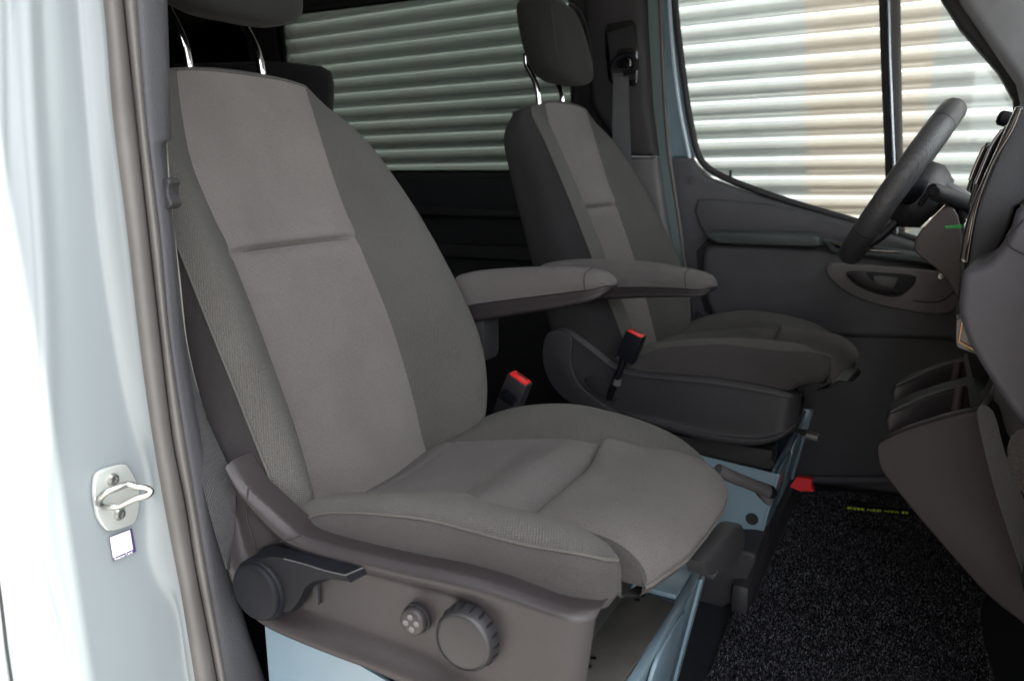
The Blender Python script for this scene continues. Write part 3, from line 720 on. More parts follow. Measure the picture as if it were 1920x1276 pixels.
tube('striker_loop', cat([at(u, v, 'x', x) for u, v, x in lp], 5), .0034, STEEL, st, n=12)
# sticker (plain where the square code was)
STK = mat('sticker_purple', (.05, .03, .10), .4); STW = mat('sticker_white', (.8, .8, .82), .4)
q = [(204.6, 1006), (247, 990), (255, 1033), (213, 1051)]
sk = prism('sticker', [at(u, v, 'x', XP+.0008) for u, v in q], (.0006, 0, 0), STK, van)
q = [(206, 1007), (243, 993), (249, 1029), (212, 1045)]
prism('sticker_field', [at(u, v, 'x', XP+.0014) for u, v in q], (.0004, 0, 0), STW, sk)
def text(name, body, p0, px_, py_, size, m, parent, ext=.0002):
    """p0 lower-left corner; px_, py_ unit axes"""
    cu = bpy.data.curves.new(name, 'FONT'); cu.body = body; cu.size = size; cu.extrude = ext
    o = bpy.data.objects.new(name, cu); col.objects.link(o)
    dg = bpy.context.evaluated_depsgraph_get(); me = bpy.data.meshes.new_from_object(o.evaluated_get(dg))
    bpy.data.objects.remove(o); bpy.data.curves.remove(cu)
    a, b = Vector(px_).normalized(), Vector(py_).normalized(); c = a.cross(b); off = wloc(parent)
    for v in me.vertices: v.co = Vector(p0)+a*v.co.x+b*v.co.y+c*v.co.z-off
    me.materials.clear(); me.materials.append(m); me.update()
    ob = bpy.data.objects.new(name, me); col.objects.link(ob); ob.parent = parent; return ob
pa, pb = at(215, 1050, 'x', XP+.0016), at(246, 1037, 'x', XP+.0016)
text('sticker_text', 'Rescue Card', pa, pb-pa, at(206, 1007, 'x', XP)-at(212, 1045, 'x', XP), .0040, STW, sk)

# ---- far B pillar and its trims
def pp(L, y, ext, m, name, par, bev=0, smoothn=0, **k):
    P = ats(L, 'y', y)
    if smoothn: P = cat(P, smoothn, closed=True)
    return prism(name, P, (0, -ext, 0), m, par, bev=bev, **k)
BP = mat('pillar_lining', (.022, .020, .022), .75, build=grain(300, .2))
pp([(1100, -60), (1214, -60), (1218, 60), (1226, 200), (1238, 293), (1180, 293), (1120, 200)], 2.10, .05, BP, 'pillar_lining', van, bev=.02)
pp([(1160, 295), (1238, 294), (1250, 380), (1266, 480), (1294, 660), (1294, 760), (1200, 760)], 2.10, .04, PL_G, 'pillar_lining', van, bev=.014)
pp([(1212, -60), (1243, -60), (1246, 60), (1254, 200), (1262, 310), (1284, 480), (1304, 660), (1288, 660), (1262, 480), (1238, 292), (1228, 200), (1219, 60)], 2.115, .02, mat('pillar_paint', (.13, .17, .17), .4, coat=.3), van and 'pillar_flange', van, bev=.004)
tube('pillar_seal', cat(ats([(1236, -60), (1240, 60), (1247, 200), (1256, 300), (1274, 420), (1292, 560)], 'y', 2.085), 6), .0055, RUBBER, van, n=8)
pl = pp([(1134, 60), (1140, 46), (1186, 38), (1194, 48), (1197, 100), (1197, 155), (1190, 162), (1150, 160), (1142, 150), (1136, 100)], 2.05, .008, GLOSS, 'belt_guide_plate', van, bev=.004, smoothn=0)
pp([(1140, 62), (1188, 48), (1191, 150), (1148, 150)], 2.04, .004, PL_B, 'guide_recess', pl)
# far seat belt
fb = empty('seat_belt', at(1165, 300, 'y', 2.02)); tag(fb, 'dark seat belt hanging from the far door pillar behind the farther seat', 'seat belt')
L_ = cat([at(1150, 138, 'y', 2.03), at(1149, 200, 'y', 2.025), at(1148, 300, 'y', 2.01), at(1150, 400, 'y', 2.0)], 6)
R_ = cat([at(1179, 136, 'y', 2.03), at(1180, 200, 'y', 2.025), at(1184, 300, 'y', 2.01), at(1192, 400, 'y', 2.0)], 6)
WEB = mat('belt_webbing', (.075, .075, .08), .7, build=fabric(.004, .2))
grid('belt_webbing', [[a, a.lerp(b, .5)+Vector((0, -.001, 0)), b] for a, b in zip(L_, R_)], WEB, fb, thick=.0015)
tube('belt_ring', cat(ats([(1147, 132), (1152, 116), (1165, 106), (1182, 104), (1190, 116), (1188, 132), (1170, 138)], 'y', 2.02), 5), .008, PL_S, fb, n=10)
box('belt_anchor', at(1160, 122, 'y', 2.04)-Vector((.0, .015, .01)), at(1188, 98, 'y', 2.04)+Vector((0, .0, .01)), CHROME if 0 else GLOSS, fb, bev=.005)

# ================================================================== FAR DOOR
door = empty('driver_door', (-.3, 2.13, 0)); tag(door, 'far front door seen from inside, with window, padded armrest and pull handle', 'car door')
DG = mat('door_plastic', (.054, .053, .059), .55, build=grain(500, .3))
DGL = mat('door_plastic_lower', (.028, .028, .032), .6, build=grain(500, .3))
# painted frame edges round the window
pp([(1228, -60), (1262, -60), (1268, 0), (1276, 80), (1290, 180), (1300, 240), (1306, 296), (1262, 294), (1252, 200), (1240, 60)], 2.15, .02, PAINT_D, 'door_frame', door, bev=.004)
tube('frame_edge', cat(ats([(1252, -60), (1257, 40), (1265, 130), (1276, 210), (1290, 280), (1293, 300)], 'y', 2.115), 6), .0055, mat('frame_edge_highlight', (.4, .5, .56), .25, coat=.6), door, n=8)  # frame edge highlight put into the colour of a paler tube
tube('window_seal', cat(ats([(1262, -60), (1267, 20), (1276, 100), (1288, 190), (1298, 245), (1306, 280), (1318, 305), (1345, 326), (1400, 350), (1480, 378), (1560, 402), (1640, 425), (1760, 462)], 'y', 2.12), 6), .009, RUBBER if 0 else PL_D, door, n=8)
gl = pp([(1262, -80), (1650, -80), (1664, 300), (1672, 450), (1500, 400), (1400, 365), (1320, 320), (1300, 280), (1278, 120)], 2.165, .004, GLASS, 'window_glass', door, smooth=False)
pp([(1672, -80), (1760, -80), (1830, 70), (1900, 160), (1905, 230), (1900, 480), (1700, 460)], 2.165, .004, GLASS, 'quarter_glass', door, smooth=False)
# division bar
pp([(1646, -80), (1662, -80), (1672, 160), (1682, 330), (1686, 440), (1664, 440), (1660, 300), (1654, 160)], 2.15, .03, PL_B, 'division_bar', door, bev=.006)
pp([(1664, -80), (1688, -80), (1690, 120), (1694, 330), (1698, 440), (1684, 440), (1678, 300), (1670, 100)], 2.14, .02, RUBBER, 'division_bar', door, bev=.006)
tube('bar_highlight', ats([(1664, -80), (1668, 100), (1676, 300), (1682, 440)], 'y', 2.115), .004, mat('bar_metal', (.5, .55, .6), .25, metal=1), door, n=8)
# main panel
outl = [(1258, 294), (1300, 295), (1312, 312), (1335, 333), (1380, 350), (1440, 370), (1500, 388), (1600, 415), (1700, 445), (1800, 478), (1900, 505), (1900, 900), (1560, 900), (1400, 900), (1312, 860), (1306, 640), (1290, 500), (1272, 400)]
dp = pp(outl, 2.14, .035, DG, 'door_panel', door, bev=.012, seg=4)
pp([(1308, 580), (1330, 596), (1500, 605), (1640, 600), (1760, 590), (1860, 590), (1860, 890), (1320, 890)], 2.112, .03, DGL, 'lower_panel', door, bev=.02, seg=4)
tube('lock_pin', [at(1369, 332, 'y', 2.112), at(1370, 319, 'y', 2.112)], .0035, PL_B, door, n=8)
lathe('screw_cap', [(.0105, 0), (.0105, .0012), (.0095, .0016), (.0092, .001), (0, .0014)], at(1298, 338, 'y', 2.104), (0, -1, 0), DG, dp, n=24)
# shoulder: raised field
pp([(1310, 372), (1345, 372), (1440, 382), (1540, 402), (1660, 440), (1800, 480), (1860, 500), (1860, 520), (1700, 486), (1560, 462), (1430, 452), (1330, 448), (1312, 425), (1302, 395)], 2.107, .010, DG, 'shoulder_panel', dp, bev=.01, seg=4)
pp([(1306, 470), (1330, 446), (1560, 462), (1800, 500), (1850, 520), (1850, 620), (1760, 615), (1560, 612), (1360, 600), (1322, 585), (1310, 540)], 2.106, .004, PL_B, 'pocket_shadow_gap', dp, bev=.002)
pk = pp([(1322, 480), (1334, 458), (1380, 455), (1560, 464), (1800, 505), (1850, 525), (1850, 640), (1760, 634), (1560, 628), (1400, 612), (1352, 600), (1332, 570), (1322, 520)], 2.104, .034, DG, 'pocket_panel', dp, bev=.018, seg=5, smoothn=3)
pad = pp([(1328, 436), (1345, 431), (1440, 433), (1530, 436), (1541, 441), (1543, 455), (1536, 461), (1440, 458), (1360, 455), (1340, 448)], 2.09, .055, mat('armrest_pad', (.036, .044, .044), .5, build=grain(500, .3)), 'door_armrest', door, bev=.009, seg=4)
tube('pad_stitch', cat(ats([(1338, 449), (1360, 453.5), (1440, 456.5), (1530, 459.5), (1538, 456)], 'y', 2.0335), 5), .0014, FAB_B, pad, n=5)
# top strip with switches in front of the pad
pp([(1545, 448), (1600, 455), (1700, 468), (1800, 486), (1860, 500), (1860, 516), (1780, 500), (1640, 482), (1560, 474)], 2.085, .03, mat('door_top_strip', (.05, .062, .062), .45, build=grain(400, .2)), 'top_strip', dp, bev=.01)
pp([(1556, 452), (1575, 455), (1640, 464), (1690, 470), (1690, 474), (1600, 470), (1566, 464)], 2.058, .006, GLOSS, 'window_switch', door, bev=.003)
# pull-handle bezel
def z6(L, s=6.0, u0=1500, v0=440): return [(u0+a/s, v0+b/s) for a, b in L]
bz = pp(z6([(300, 400), (330, 330), (400, 305), (600, 318), (900, 340), (1200, 365), (1500, 395), (1700, 420), (1790, 520), (1800, 700), (1760, 800), (1680, 870), (1560, 890), (1400, 875), (1100, 830), (800, 760), (560, 660), (420, 560), (340, 480)]), 2.072, .016, mat('bezel_plastic', (.11, .098, .10), .5, build=grain(500, .2)), 'handle_bezel', door, bev=.005, seg=4, smoothn=3)
rcs = pp(z6([(520, 440), (560, 405), (720, 408), (1000, 425), (1250, 448), (1310, 480), (1280, 560), (1200, 640), (1120, 690), (1000, 692), (850, 660), (700, 600), (590, 530)]), 2.060, .006, PL_B, 'handle_recess', bz, bev=.002, smoothn=2)
pp(z6([(830, 470), (900, 462), (1100, 480), (1060, 590), (1000, 610), (880, 570), (835, 520)]), 2.054, .002, PL_G, 'recess_back', bz, bev=.001)
# the lever: curved blade
A = cat([at(*p, 'y', 2.048) for p in z6([(545, 425), (600, 470), (700, 540), (850, 600), (1000, 640), (1120, 652)])], 5)
B = cat([at(*p, 'y', 2.036) for p in z6([(725, 420), (750, 480), (800, 530), (880, 575), (1000, 612), (1115, 640)])], 5)
grid('door_handle', [[a+Vector((0, .01, -.002)), a, a.lerp(b, .5)+Vector((0, -.004, 0)), b, b+Vector((0, .01, -.004))] for a, b in zip(A, B)], PL_G, bz, ang=50, thick=.003)
lathe('lock_button', [(.008, 0), (.008, .002), (.006, .004), (0, .0045)], at(*z6([(1585, 465)])[0], 'y', 2.056), (0, -1, 0), STEEL, bz, n=20)
tube('bezel_groove', cat([at(*p, 'y', 2.0555) for p in z6([(1270, 740), (1400, 755), (1550, 755), (1640, 715), (1730, 640)])], 5), .0013, PL_B, bz, n=6)
# A pillar
ap = pp([(1738, -80), (1665, -200), (1790, -200), (1845, -120), (1935, 60), (1990, 200), (1990, 330), (1906, 330), (1898, 190), (1870, 140), (1800, 60), (1762, 0)], 2.12, .04, PL_D, 'front_pillar_seal', van, bev=.01)
pp([(1775, -80), (1705, -200), (1820, -200), (1880, -90), (1960, 20), (2050, 160), (2120, 330), (2010, 360), (1925, 250), (1905, 160), (1840, 65), (1795, 0)], 2.075, .05, mat('pillar_lining_light', (.20, .20, .215), .6, build=grain(300, .2)), 'front_pillar_lining', van, bev=.02, seg=4)
# ================================================================== SEAT BASES
def pedestal(dx, dy, near):
    o = empty('seat_pedestal', (-.45+dx, .815+dy, 0))
    X0, Y0_, = -.655+dx, .585+dy; Y1 = 1.05+dy; ZT = .252
    def xf(z): return -.25+dx-.045*(1-z/ZT)
    def P(x, y, z): return Vector((x, y, z))
    # near face, far face, front face with flange and pressed panels, top plate
    prism('side_plate', [P(X0, Y0_, 0), P(xf(0), Y0_, 0), P(xf(ZT), Y0_, ZT), P(X0, Y0_, ZT+(.075 if near else .03))], (0, .004, 0), PAINT_D, o, bev=.001)
    prism('side_plate', [P(X0, Y1, 0), P(xf(0), Y1, 0), P(xf(ZT), Y1, ZT), P(X0, Y1, ZT)], (0, -.004, 0), PAINT_D, o, bev=.001)
    # flange at the front corners
    for y, s in ((Y0_, 1), (Y1, -1)):
        prism('front_flange', [P(xf(0)+.001, y, 0), P(xf(ZT)+.001, y, ZT), P(xf(ZT)+.001, y+s*.022, ZT), P(xf(0)+.001, y+s*.022, 0)], (.005, 0, .001), PAINT_D, o, bev=.002)
    fp = prism('front_plate', [P(xf(0)-.012, Y0_+.02, 0), P(xf(0)-.012, Y1-.02, 0), P(xf(ZT)-.012, Y1-.02, ZT), P(xf(ZT)-.012, Y0_+.02, ZT)], (.004, 0, 0), PAINT_D, o)
    # two pressed fields
    for a, b in ((.05, .24), (.27, .42)):
        q = []
        for y, z in ((a+.03, .03), (b-.03, .03), (b, .06), (b, .19), (b-.03, .225), (a+.03, .225), (a, .19), (a, .06)):
            q.append(P(xf(z)-.006, Y0_+y, z))
        prism('pressed_field', cat(q, 3, closed=True), (.006, 0, .001), PAINT_D, fp, bev=.004)
    return o, X0, Y0_, Y1, ZT, xf
b1_, X0, YA, YB, ZT, xf = pedestal(0, 0, True)
tag(b1_, 'light blue metal seat pedestal below the nearest seat with a dusty grey top', 'pedestal')
DUST = mat('dusty_felt', (.058, .054, .047), .95, build=grain(350, .5, .0008, .25))
prism('felt_cover', [Vector(p) for p in ((-.60, YA+.005, ZT), (-.272, YA+.005, ZT), (-.268, .70, ZT), (-.262, .80, ZT), (-.258, .945, ZT), (-.30, .95, ZT), (-.36, .93, ZT), (-.60, .93, ZT))], (0, 0, .004), DUST, b1_, bev=.0015)
box('top_plate', (-.65, YA+.006, ZT-.012), (-.262, YB, ZT-.001), PAINT_D, b1_)
box('top_flange', (-.262, .66, ZT-.006), (-.250, YB, ZT+.004), PAINT_D, b1_, bev=.002)
box('corner_plate', (-.33, .955, ZT+.001), (-.262, YB-.004, ZT+.010), PAINT_D, b1_, bev=.003)
for u, v in ((1113, 1233), (1104, 1248), (1205, 1116), (1195, 1124)):
    lathe('cover_hole', [(.0042, 0), (.0042, .0012), (.003, .0012), (.0028, .0), (0, .0)], at(u, v, 'z', ZT+.0042), (0, 0, 1), PL_B, b1_, n=16)
# slide rails
for y in (.66, .98): box('slide_rail', (-.50, y-.02, ZT+.010), (-.30, y+.02, ZT+.045), PL_B, b1_, bev=.003)
b2_, X0, YA2, YB2, ZT, xf2 = pedestal(.028, .905, False)
tag(b2_, 'light blue metal seat pedestal below the farther seat with a round hole in its side', 'pedestal')
lathe('side_hole', [(.0125, 0), (.0125, .0012), (.0105, .0012), (.0100, .0002), (0, .0002)], at(1410, 972, 'y', YA2-.0005), (0, -1, 0), PL_B, b2_, n=28)
lathe('side_hole', [(.006, 0), (.006, .001), (.0045, .001), (.004, .0002), (0, .0002)], at(1446, 868, 'y', YA2-.0005), (0, -1, 0), PL_B, b2_, n=20)
box('slide_rail', (-.62, YA2+.012, ZT+.002), (-.235, YA2+.07, ZT+.042), PL_B, b2_, bev=.003)
box('slide_rail', (-.62, YB2-.09, ZT+.002), (-.235, YB2-.03, ZT+.042), PL_B, b2_, bev=.003)
box('carrier', (-.62, YA2+.02, ZT+.042), (-.26, YB2-.03, ZT+.085), PL_B, b2_, bev=.01)
box('carrier', (-.62, .62, ZT+.045), (-.30, 1.01, ZT+.085), PL_B, b1_, bev=.01)
tube('slide_handle', cat([at(1462, 812, 'y', 1.5), at(1490, 806, 'y', 1.52), at(1508, 812, 'y', 1.55)], 4), .005, PL_B, b2_, n=8)
obox('slide_handle_grip', at(1520, 815, 'y', 1.56), (.016, 0, -.002), (0, .014, 0), (0, 0, .006), PL_G, b2_, bev=.004)
# cover at the foot of the far base
cv = ats([(1322, 1025), (1350, 1025), (1402, 1028), (1418, 1033), (1421, 1044), (1412, 1068), (1402, 1092), (1402, 1112), (1330, 1150), (1290, 1160)], 'y', 1.40)
prism('foot_cover', cv, (0, .12, 0), PL_D, b2_, bev=.0)
prism('foot_cover_face', cv, (0, -.012, 0), PL_D, b2_, bev=.008, seg=4)
box('foot_trim', (-.27, 1.36, 0), (-.235, 1.98, .07), PL_D, b2_, bev=.012)
# ---- handbrake
hb = tube('handbrake_lever', cat([at(1345, 880, 'y', 1.2), at(1372, 893, 'y', 1.22), at(1400, 904, 'y', 1.25), at(1425, 914, 'y', 1.28), at(1440, 922, 'y', 1.30)], 5), [.0105]*15+[.0115, .012, .0125, .0125, .0125, .012], PL_G, None, n=16)
tag(hb, 'dark grey handbrake lever between the two seat bases', 'handbrake')
tube('brake_grip_end', [at(1436, 918, 'y', 1.295), at(1444, 922, 'y', 1.30), at(1450, 925, 'y', 1.305)], [.0118, .012, .009], PL_S, hb, n=16)
tube('brake_grip_tip', [at(1428, 922, 'y', 1.29), at(1438, 934, 'y', 1.30), at(1445, 945, 'y', 1.30)], [.010, .009, .005], PL_G, hb, n=12)
# ---- red strap end on the floor behind the far base
RED = mat('red_strap', (.55, .008, .012), .6); REDB = mat('red_button', (.62, .02, .02), .3)
rs = prism('red_tag', ats([(1481, 912), (1493, 895), (1515, 897), (1522, 900), (1521, 910), (1526, 921), (1500, 920)], 'y', 1.75), (0, .02, 0), RED, None, bev=.002)
tag(rs, 'small bright red tag on the dark floor beside the farther seat base', 'tag')
# ---- buckles
def buckle(face, y, th, body_m, label, par_y):
    P = ats(face, 'y', y); o = empty('seat_belt_buckle', P[2]); tag(o, label, 'seat belt buckle')
    b = prism('buckle_body', P, (0, th, 0), body_m, o, bev=.0015, back=True)
    a, d = P[0], P[1]; c = (a+d)/2+Vector((0, th/2, 0)); ax = (d-a)/2; up = Vector((-(d-a).z, 0, (d-a).x)).normalized()
    obox('release_button', c+up*.0005, ax*.86, Vector((0, th/2*.78, 0)), up*.0022, REDB, o, bev=.0012)
    obox('latch_slot', c+up*.0022+Vector((0, th*.2, 0)), ax*.55, Vector((0, th*.08, 0)), up*.001, PL_B, o)
    return o
bk1 = buckle([(951, 700), (986, 725), (969, 768), (958, 790), (922, 772)], 1.16, .028, PL_P, 'seat belt buckle with red button rising beside the nearest cushion', 0)
m_ = ats([(941, 730), (950, 728), (968, 742), (970, 748), (960, 762), (936, 746)], 'y', 1.16)
prism('buckle_print', m_, (0, -.0008, 0), PL_S, bk1, bev=.0004)
tube('buckle_stalk', [at(940, 765, 'y', 1.17), at(930, 800, 'y', 1.17), at(920, 850, 'y', 1.15)], .008, PL_B, bk1, n=8)
bk2 = buckle([(1173, 620), (1204, 635), (1184, 684), (1155, 665)], 1.425, .028, PL_S, 'black seat belt buckle with red button on a stalk beside the farther seat', 0)
tube('buckle_stalk', cat([at(1170, 672, 'y', 1.435), at(1162, 695, 'y', 1.435), at(1153, 715, 'y', 1.44), at(1143, 746, 'y', 1.455)], 5), .0072, PL_S, bk2, n=10)
lathe('stalk_ferrule', [(.009, -.006), (.009, .006), (.0, .006)], at(1157, 716, 'y', 1.437), (.3, 0, 1), PL_G, bk2, n=14)
# ---- near seat belt
nb = empty('seat_belt', at(400, 900, 'y', .53)); tag(nb, 'ribbed black seat belt between the near door pillar trim and the nearest seat', 'seat belt')
L_ = cat([at(u, v, 'y', y) for u, v, y in ((300, 262, .54), (305, 400, .535), (312, 520, .53), (326, 640, .53), (342, 720, .53), (368, 860, .53), (398, 980, .53), (424, 1066, .53))], 8)
R_ = cat([at(u, v, 'y', y) for u, v, y in ((311, 262, .548), (322, 400, .54), (336, 520, .54), (352, 655, .55), (386, 782, .56), (434, 892, .56), (441, 945, .555), (429, 1068, .54))], 8)
grid('belt_webbing', [[a.lerp(b, j/6)+Vector((.001*math.sin(math.pi*j/6), 0, 0)) for j in range(7)] for a, b in zip(L_, R_)], mat('near_webbing', (.016, .016, .018), .7, build=fabric(.0035, .4)), nb, thick=.0012)
tube('belt_edge', [p+Vector((.001, -.0006, 0)) for p in R_[:30]], .0009, mat('edge_thread', (.2, .19, .17), .8), nb, n=5)
stp = [(313, 336), (322, 333), (335, 335), (338, 342), (335, 352), (336, 368), (341, 378), (339, 386), (330, 391), (320, 388), (314, 378), (312, 355)]
prism('belt_stop', cat(ats(stp, 'y', .535), 4, closed=True), (.004, -.016, 0), PL_D, nb, bev=.006, seg=4)
# ================================================================== FLOOR MAT
mo = [(1500, 934), (1540, 927), (1640, 932), (1735, 945), (1790, 985), (1800, 1010), (1782, 1024), (1779, 1048), (1790, 1060), (1820, 1064), (1856, 1074), (1878, 1086), (1886, 1100), (1868, 1108), (1850, 1115), (1840, 1132), (1836, 1160), (1840, 1200), (1852, 1245), (1868, 1300), (1890, 1360), (1290, 1360), (1318, 1300), (1342, 1240), (1362, 1186), (1388, 1130), (1412, 1082), (1448, 1020), (1478, 968)]
MZ = .006
def mat_poly(o=0): return cat([at(u, v, 'z', MZ) for u, v in mo], 4, closed=True)
mp_ = mat_poly()
def carpet(nt, p, base):
    tc = N(nt, 'ShaderNodeTexCoord')
    v1 = N(nt, 'ShaderNodeTexNoise', Scale=230, Detail=3, Roughness=.7); nt.links.new(tc.outputs['Object'], v1.inputs['Vector'])
    r = N(nt, 'ShaderNodeMapRange'); r.inputs[1].default_value = .42; r.inputs[2].default_value = .68; r.inputs[3].default_value = .35; r.inputs[4].default_value = 3.2
    nt.links.new(v1.outputs[0], r.inputs[0]); mul_col(nt, p, base, [r.outputs[0], noise_col(nt, p, base, 12, .25, tc.outputs['Object'])])
    bump(nt, p, v1.outputs[0], .9, .004)
CARP = mat('charcoal_carpet', (.012, .012, .015), .95, spec=.1, build=carpet)
fm = prism('floor_mat', mp_, (0, 0, .008), CARP, None, bev=.002)
tag(fm, 'speckled charcoal carpet mat on the cab floor with small lime lettering', 'floor mat')
tube('mat_binding', [p+Vector((0, 0, .006)) for p in mp_]+[mp_[0]+Vector((0, 0, .006))], .0028, mat('mat_binding', (.018, .016, .014), .9), fm, n=6)
def inside(x, y, P):
    c = False; j = len(P)-1
    for i in range(len(P)):
        if (P[i].y > y) != (P[j].y > y) and x < (P[j].x-P[i].x)*(y-P[i].y)/(P[j].y-P[i].y)+P[i].x: c = not c
        j = i
    return c
ta, tb = at(1704, 960, 'z', MZ+.014), at(1606, 952, 'z', MZ+.014)
def pile():
    bm = bmesh.new(); x0, x1 = min(p.x for p in mp_), max(p.x for p in mp_); y0, y1 = min(p.y for p in mp_), max(p.y for p in mp_)
    poly = mp_[::3]; n = 0
    me = bpy.data.meshes.new('carpet_pile'); vs_, fs_, mi = [], [], []
    while n < 42000:
        x, y = random.uniform(x0, x1), random.uniform(y0, y1)
        if not inside(x, y, poly): n += .3; continue
        if tb.x-.02 < x < ta.x+.01 and ta.y-.004 < y < ta.y+.03 or (tb.x < x < ta.x and ta.y-.022 < y < ta.y): n += .3; continue
        a = random.uniform(0, 6.283); h = random.uniform(.002, .0055); l = random.uniform(.002, .006); w_ = random.uniform(.00035, .0007)
        dx, dy = math.cos(a), math.sin(a); px_, py_ = -dy*w_, dx*w_; z = MZ+.0075; k = len(vs_)
        vs_ += [(x-px_, y-py_, z), (x+px_, y+py_, z), (x+dx*l*.5-px_, y+dy*l*.5-py_, z+h), (x+dx*l*.5+px_, y+dy*l*.5+py_, z+h), (x+dx*l-px_, y+dy*l-py_, z+h*.3), (x+dx*l+px_, y+dy*l+py_, z+h*.3)]
        fs_ += [(k, k+1, k+3, k+2), (k+2, k+3, k+5, k+4)]; m = 0 if random.random() < .45 else (1 if random.random() < .7 else 2); mi += [m, m]; n += 1
    me.from_pydata(vs_, [], [tuple(f) for f in fs_])
    for nm, c in (('pile_black', (.018, .018, .021)), ('pile_grey', (.06, .06, .069)), ('pile_light', (.15, .15, .165))): me.materials.append(mat(nm, c, .9, spec=.1))
    me.polygons.foreach_set('material_index', mi)
    o = bpy.data.objects.new('carpet_pile', me); col.objects.link(o); o.parent = fm; o['kind'] = 'stuff'
    for v in me.vertices: v.co -= fm.location
pile()
LIME = mat('lime_print', (.75, .95, .05), .6)
ta, tb = at(1704, 960, 'z', MZ+.014), at(1606, 952, 'z', MZ+.014)
text('mat_lettering', 'E3 VAN DEN BERG', ta+Vector((0, 0, .001)), (-1, (tb-ta).y/abs((tb-ta).x), 0), (0, -1, 0), .0168, LIME, fm, ext=.0005)
text('mat_small_lettering', 'BEDRIJFSWAGENS', at(1687, 950, 'z', MZ+.013), (-1, (tb-ta).y/abs((tb-ta).x), 0), (0, -1, 0), .009, mat('grey_print', (.05, .05, .05), .7), fm, ext=.0004)

# ================================================================== DASHBOARD
dash = empty('dashboard', (.2, 1.2, .1)); tag(dash, 'dark grey dashboard with gloss trimmed display edge and storage console at right', 'dashboard')
DA = mat('dash_upper_plastic', (.019, .0195, .023), .6, build=grain(500, .25)); DB = mat('dash_lower_plastic', (.042, .041, .050), .6, build=grain(500, .25))
def px_prism(name, L, y, ext, m, par, bev=0, sm_=0, seg=4, **k):
    P = ats(L, 'y', y)
    if sm_: P = cat(P, sm_, closed=True)
    return prism(name, P, ext, m, par, bev=bev, seg=seg, **k)
def slab(name, L, y_far, y_near, m, par, bev, sm_=3):
    """solid between y_far and y_near whose near outline is the one seen; it recedes along the line of sight"""
    P = ats(L, 'y', y_near); 
    if sm_: P = cat(P, sm_, closed=True)
    k = (y_far-y_near)
    mid = sum(P, Vector())/len(P)
    d = (mid-CAM)/(mid.y-CAM.y)
    Q = [p+Vector((d.x*k+.01, k, d.z*k*.0)) for p in P]
    return prism(name, Q, (-(d.x*k+.01), -k, 0), m, par, bev=bev, seg=5)
slab('upper_dash', [(1905, 203), (1925, 196), (2000, 190), (2060, 240), (2060, 420), (1919, 378), (1890, 430), (1862, 478), (1838, 497), (1812, 494), (1815, 450), (1828, 400), (1850, 340), (1880, 270)], 1.45, 1.12, DA, dash, .012)
# glossy trims along the display
def strip(name, A, B, y, m, par, th=.02, bev=.003):
    A = cat(ats(A, 'y', y), 5); B = cat(ats(B, 'y', y), 5)
    return prism(name, A+B[::-1], (0, -th, 0), m, par, bev=bev, seg=3)
A_ = [(1903, 202), (1875, 263), (1840, 340), (1820, 388), (1808, 430), (1798, 488)]
B_ = [(1917, 203), (1900, 245), (1865, 305), (1840, 370), (1828, 418), (1816, 492)]
strip('display_bezel', A_, B_, 1.13, GLOSS, dash, .022, .006)
tube('bezel_chrome', cat([at(u-3, v, 'y', 1.105) for u, v in B_], 5), .0010, mat('bronze_chrome', (.30, .26, .23), .2, metal=1), dash, n=8)
strip('display_edge', [(1885, 236), (1862, 262), (1842, 305), (1826, 345), (1815, 384)], [(1892, 240), (1872, 270), (1850, 318), (1836, 352), (1822, 390)], 1.25, GLOSS, dash, .02, .004)
tube('display_chrome', cat(ats([(1880, 244), (1862, 270), (1845, 308), (1830, 345)], 'y', 1.225), 5), .003, mat('dark_chrome', (.62, .62, .72), .1, metal=1), dash, n=8)
strip('vent_bezel', [(1848, 268), (1834, 290), (1822, 322), (1811, 356)], [(1858, 268), (1846, 296), (1834, 328), (1820, 362)], 1.4, GLOSS, dash, .03, .005)
tube('vent_chrome', cat(ats([(1846, 276), (1836, 296), (1826, 320), (1819, 338)], 'y', 1.365), 5), .003, CHROME, dash, n=8)
lathe('vent_knob', [(.012, -.01), (.012, .004), (.008, .008), (0, .009)], at(1881, 222, 'y', 1.5), (-1, 0, .3), PL_S, dash, n=20)
# lower dash: glove box bulge
slab('glove_box', [(1838, 498), (1862, 480), (1892, 436), (1922, 382), (2060, 380), (2100, 700), (2050, 900), (1935, 822), (1900, 778), (1862, 722), (1828, 668), (1806, 620), (1797, 580), (1799, 540), (1806, 510)], 1.35, .95, DB, dash, .02)
tube('glove_box_joint', cat(ats([(1962, 500), (1914, 474), (1893, 462), (1889, 450), (1896, 436), (1930, 402)], 'y', .949), 4), .0007, PL_B, dash, n=6)
box('dash_core', (.13, .50, .34), (.80, 2.125, .82), PL_B, dash, bev=.03)
box('firewall', (.78, .45, 0), (.85, 2.16, .85), PL_B, dash)
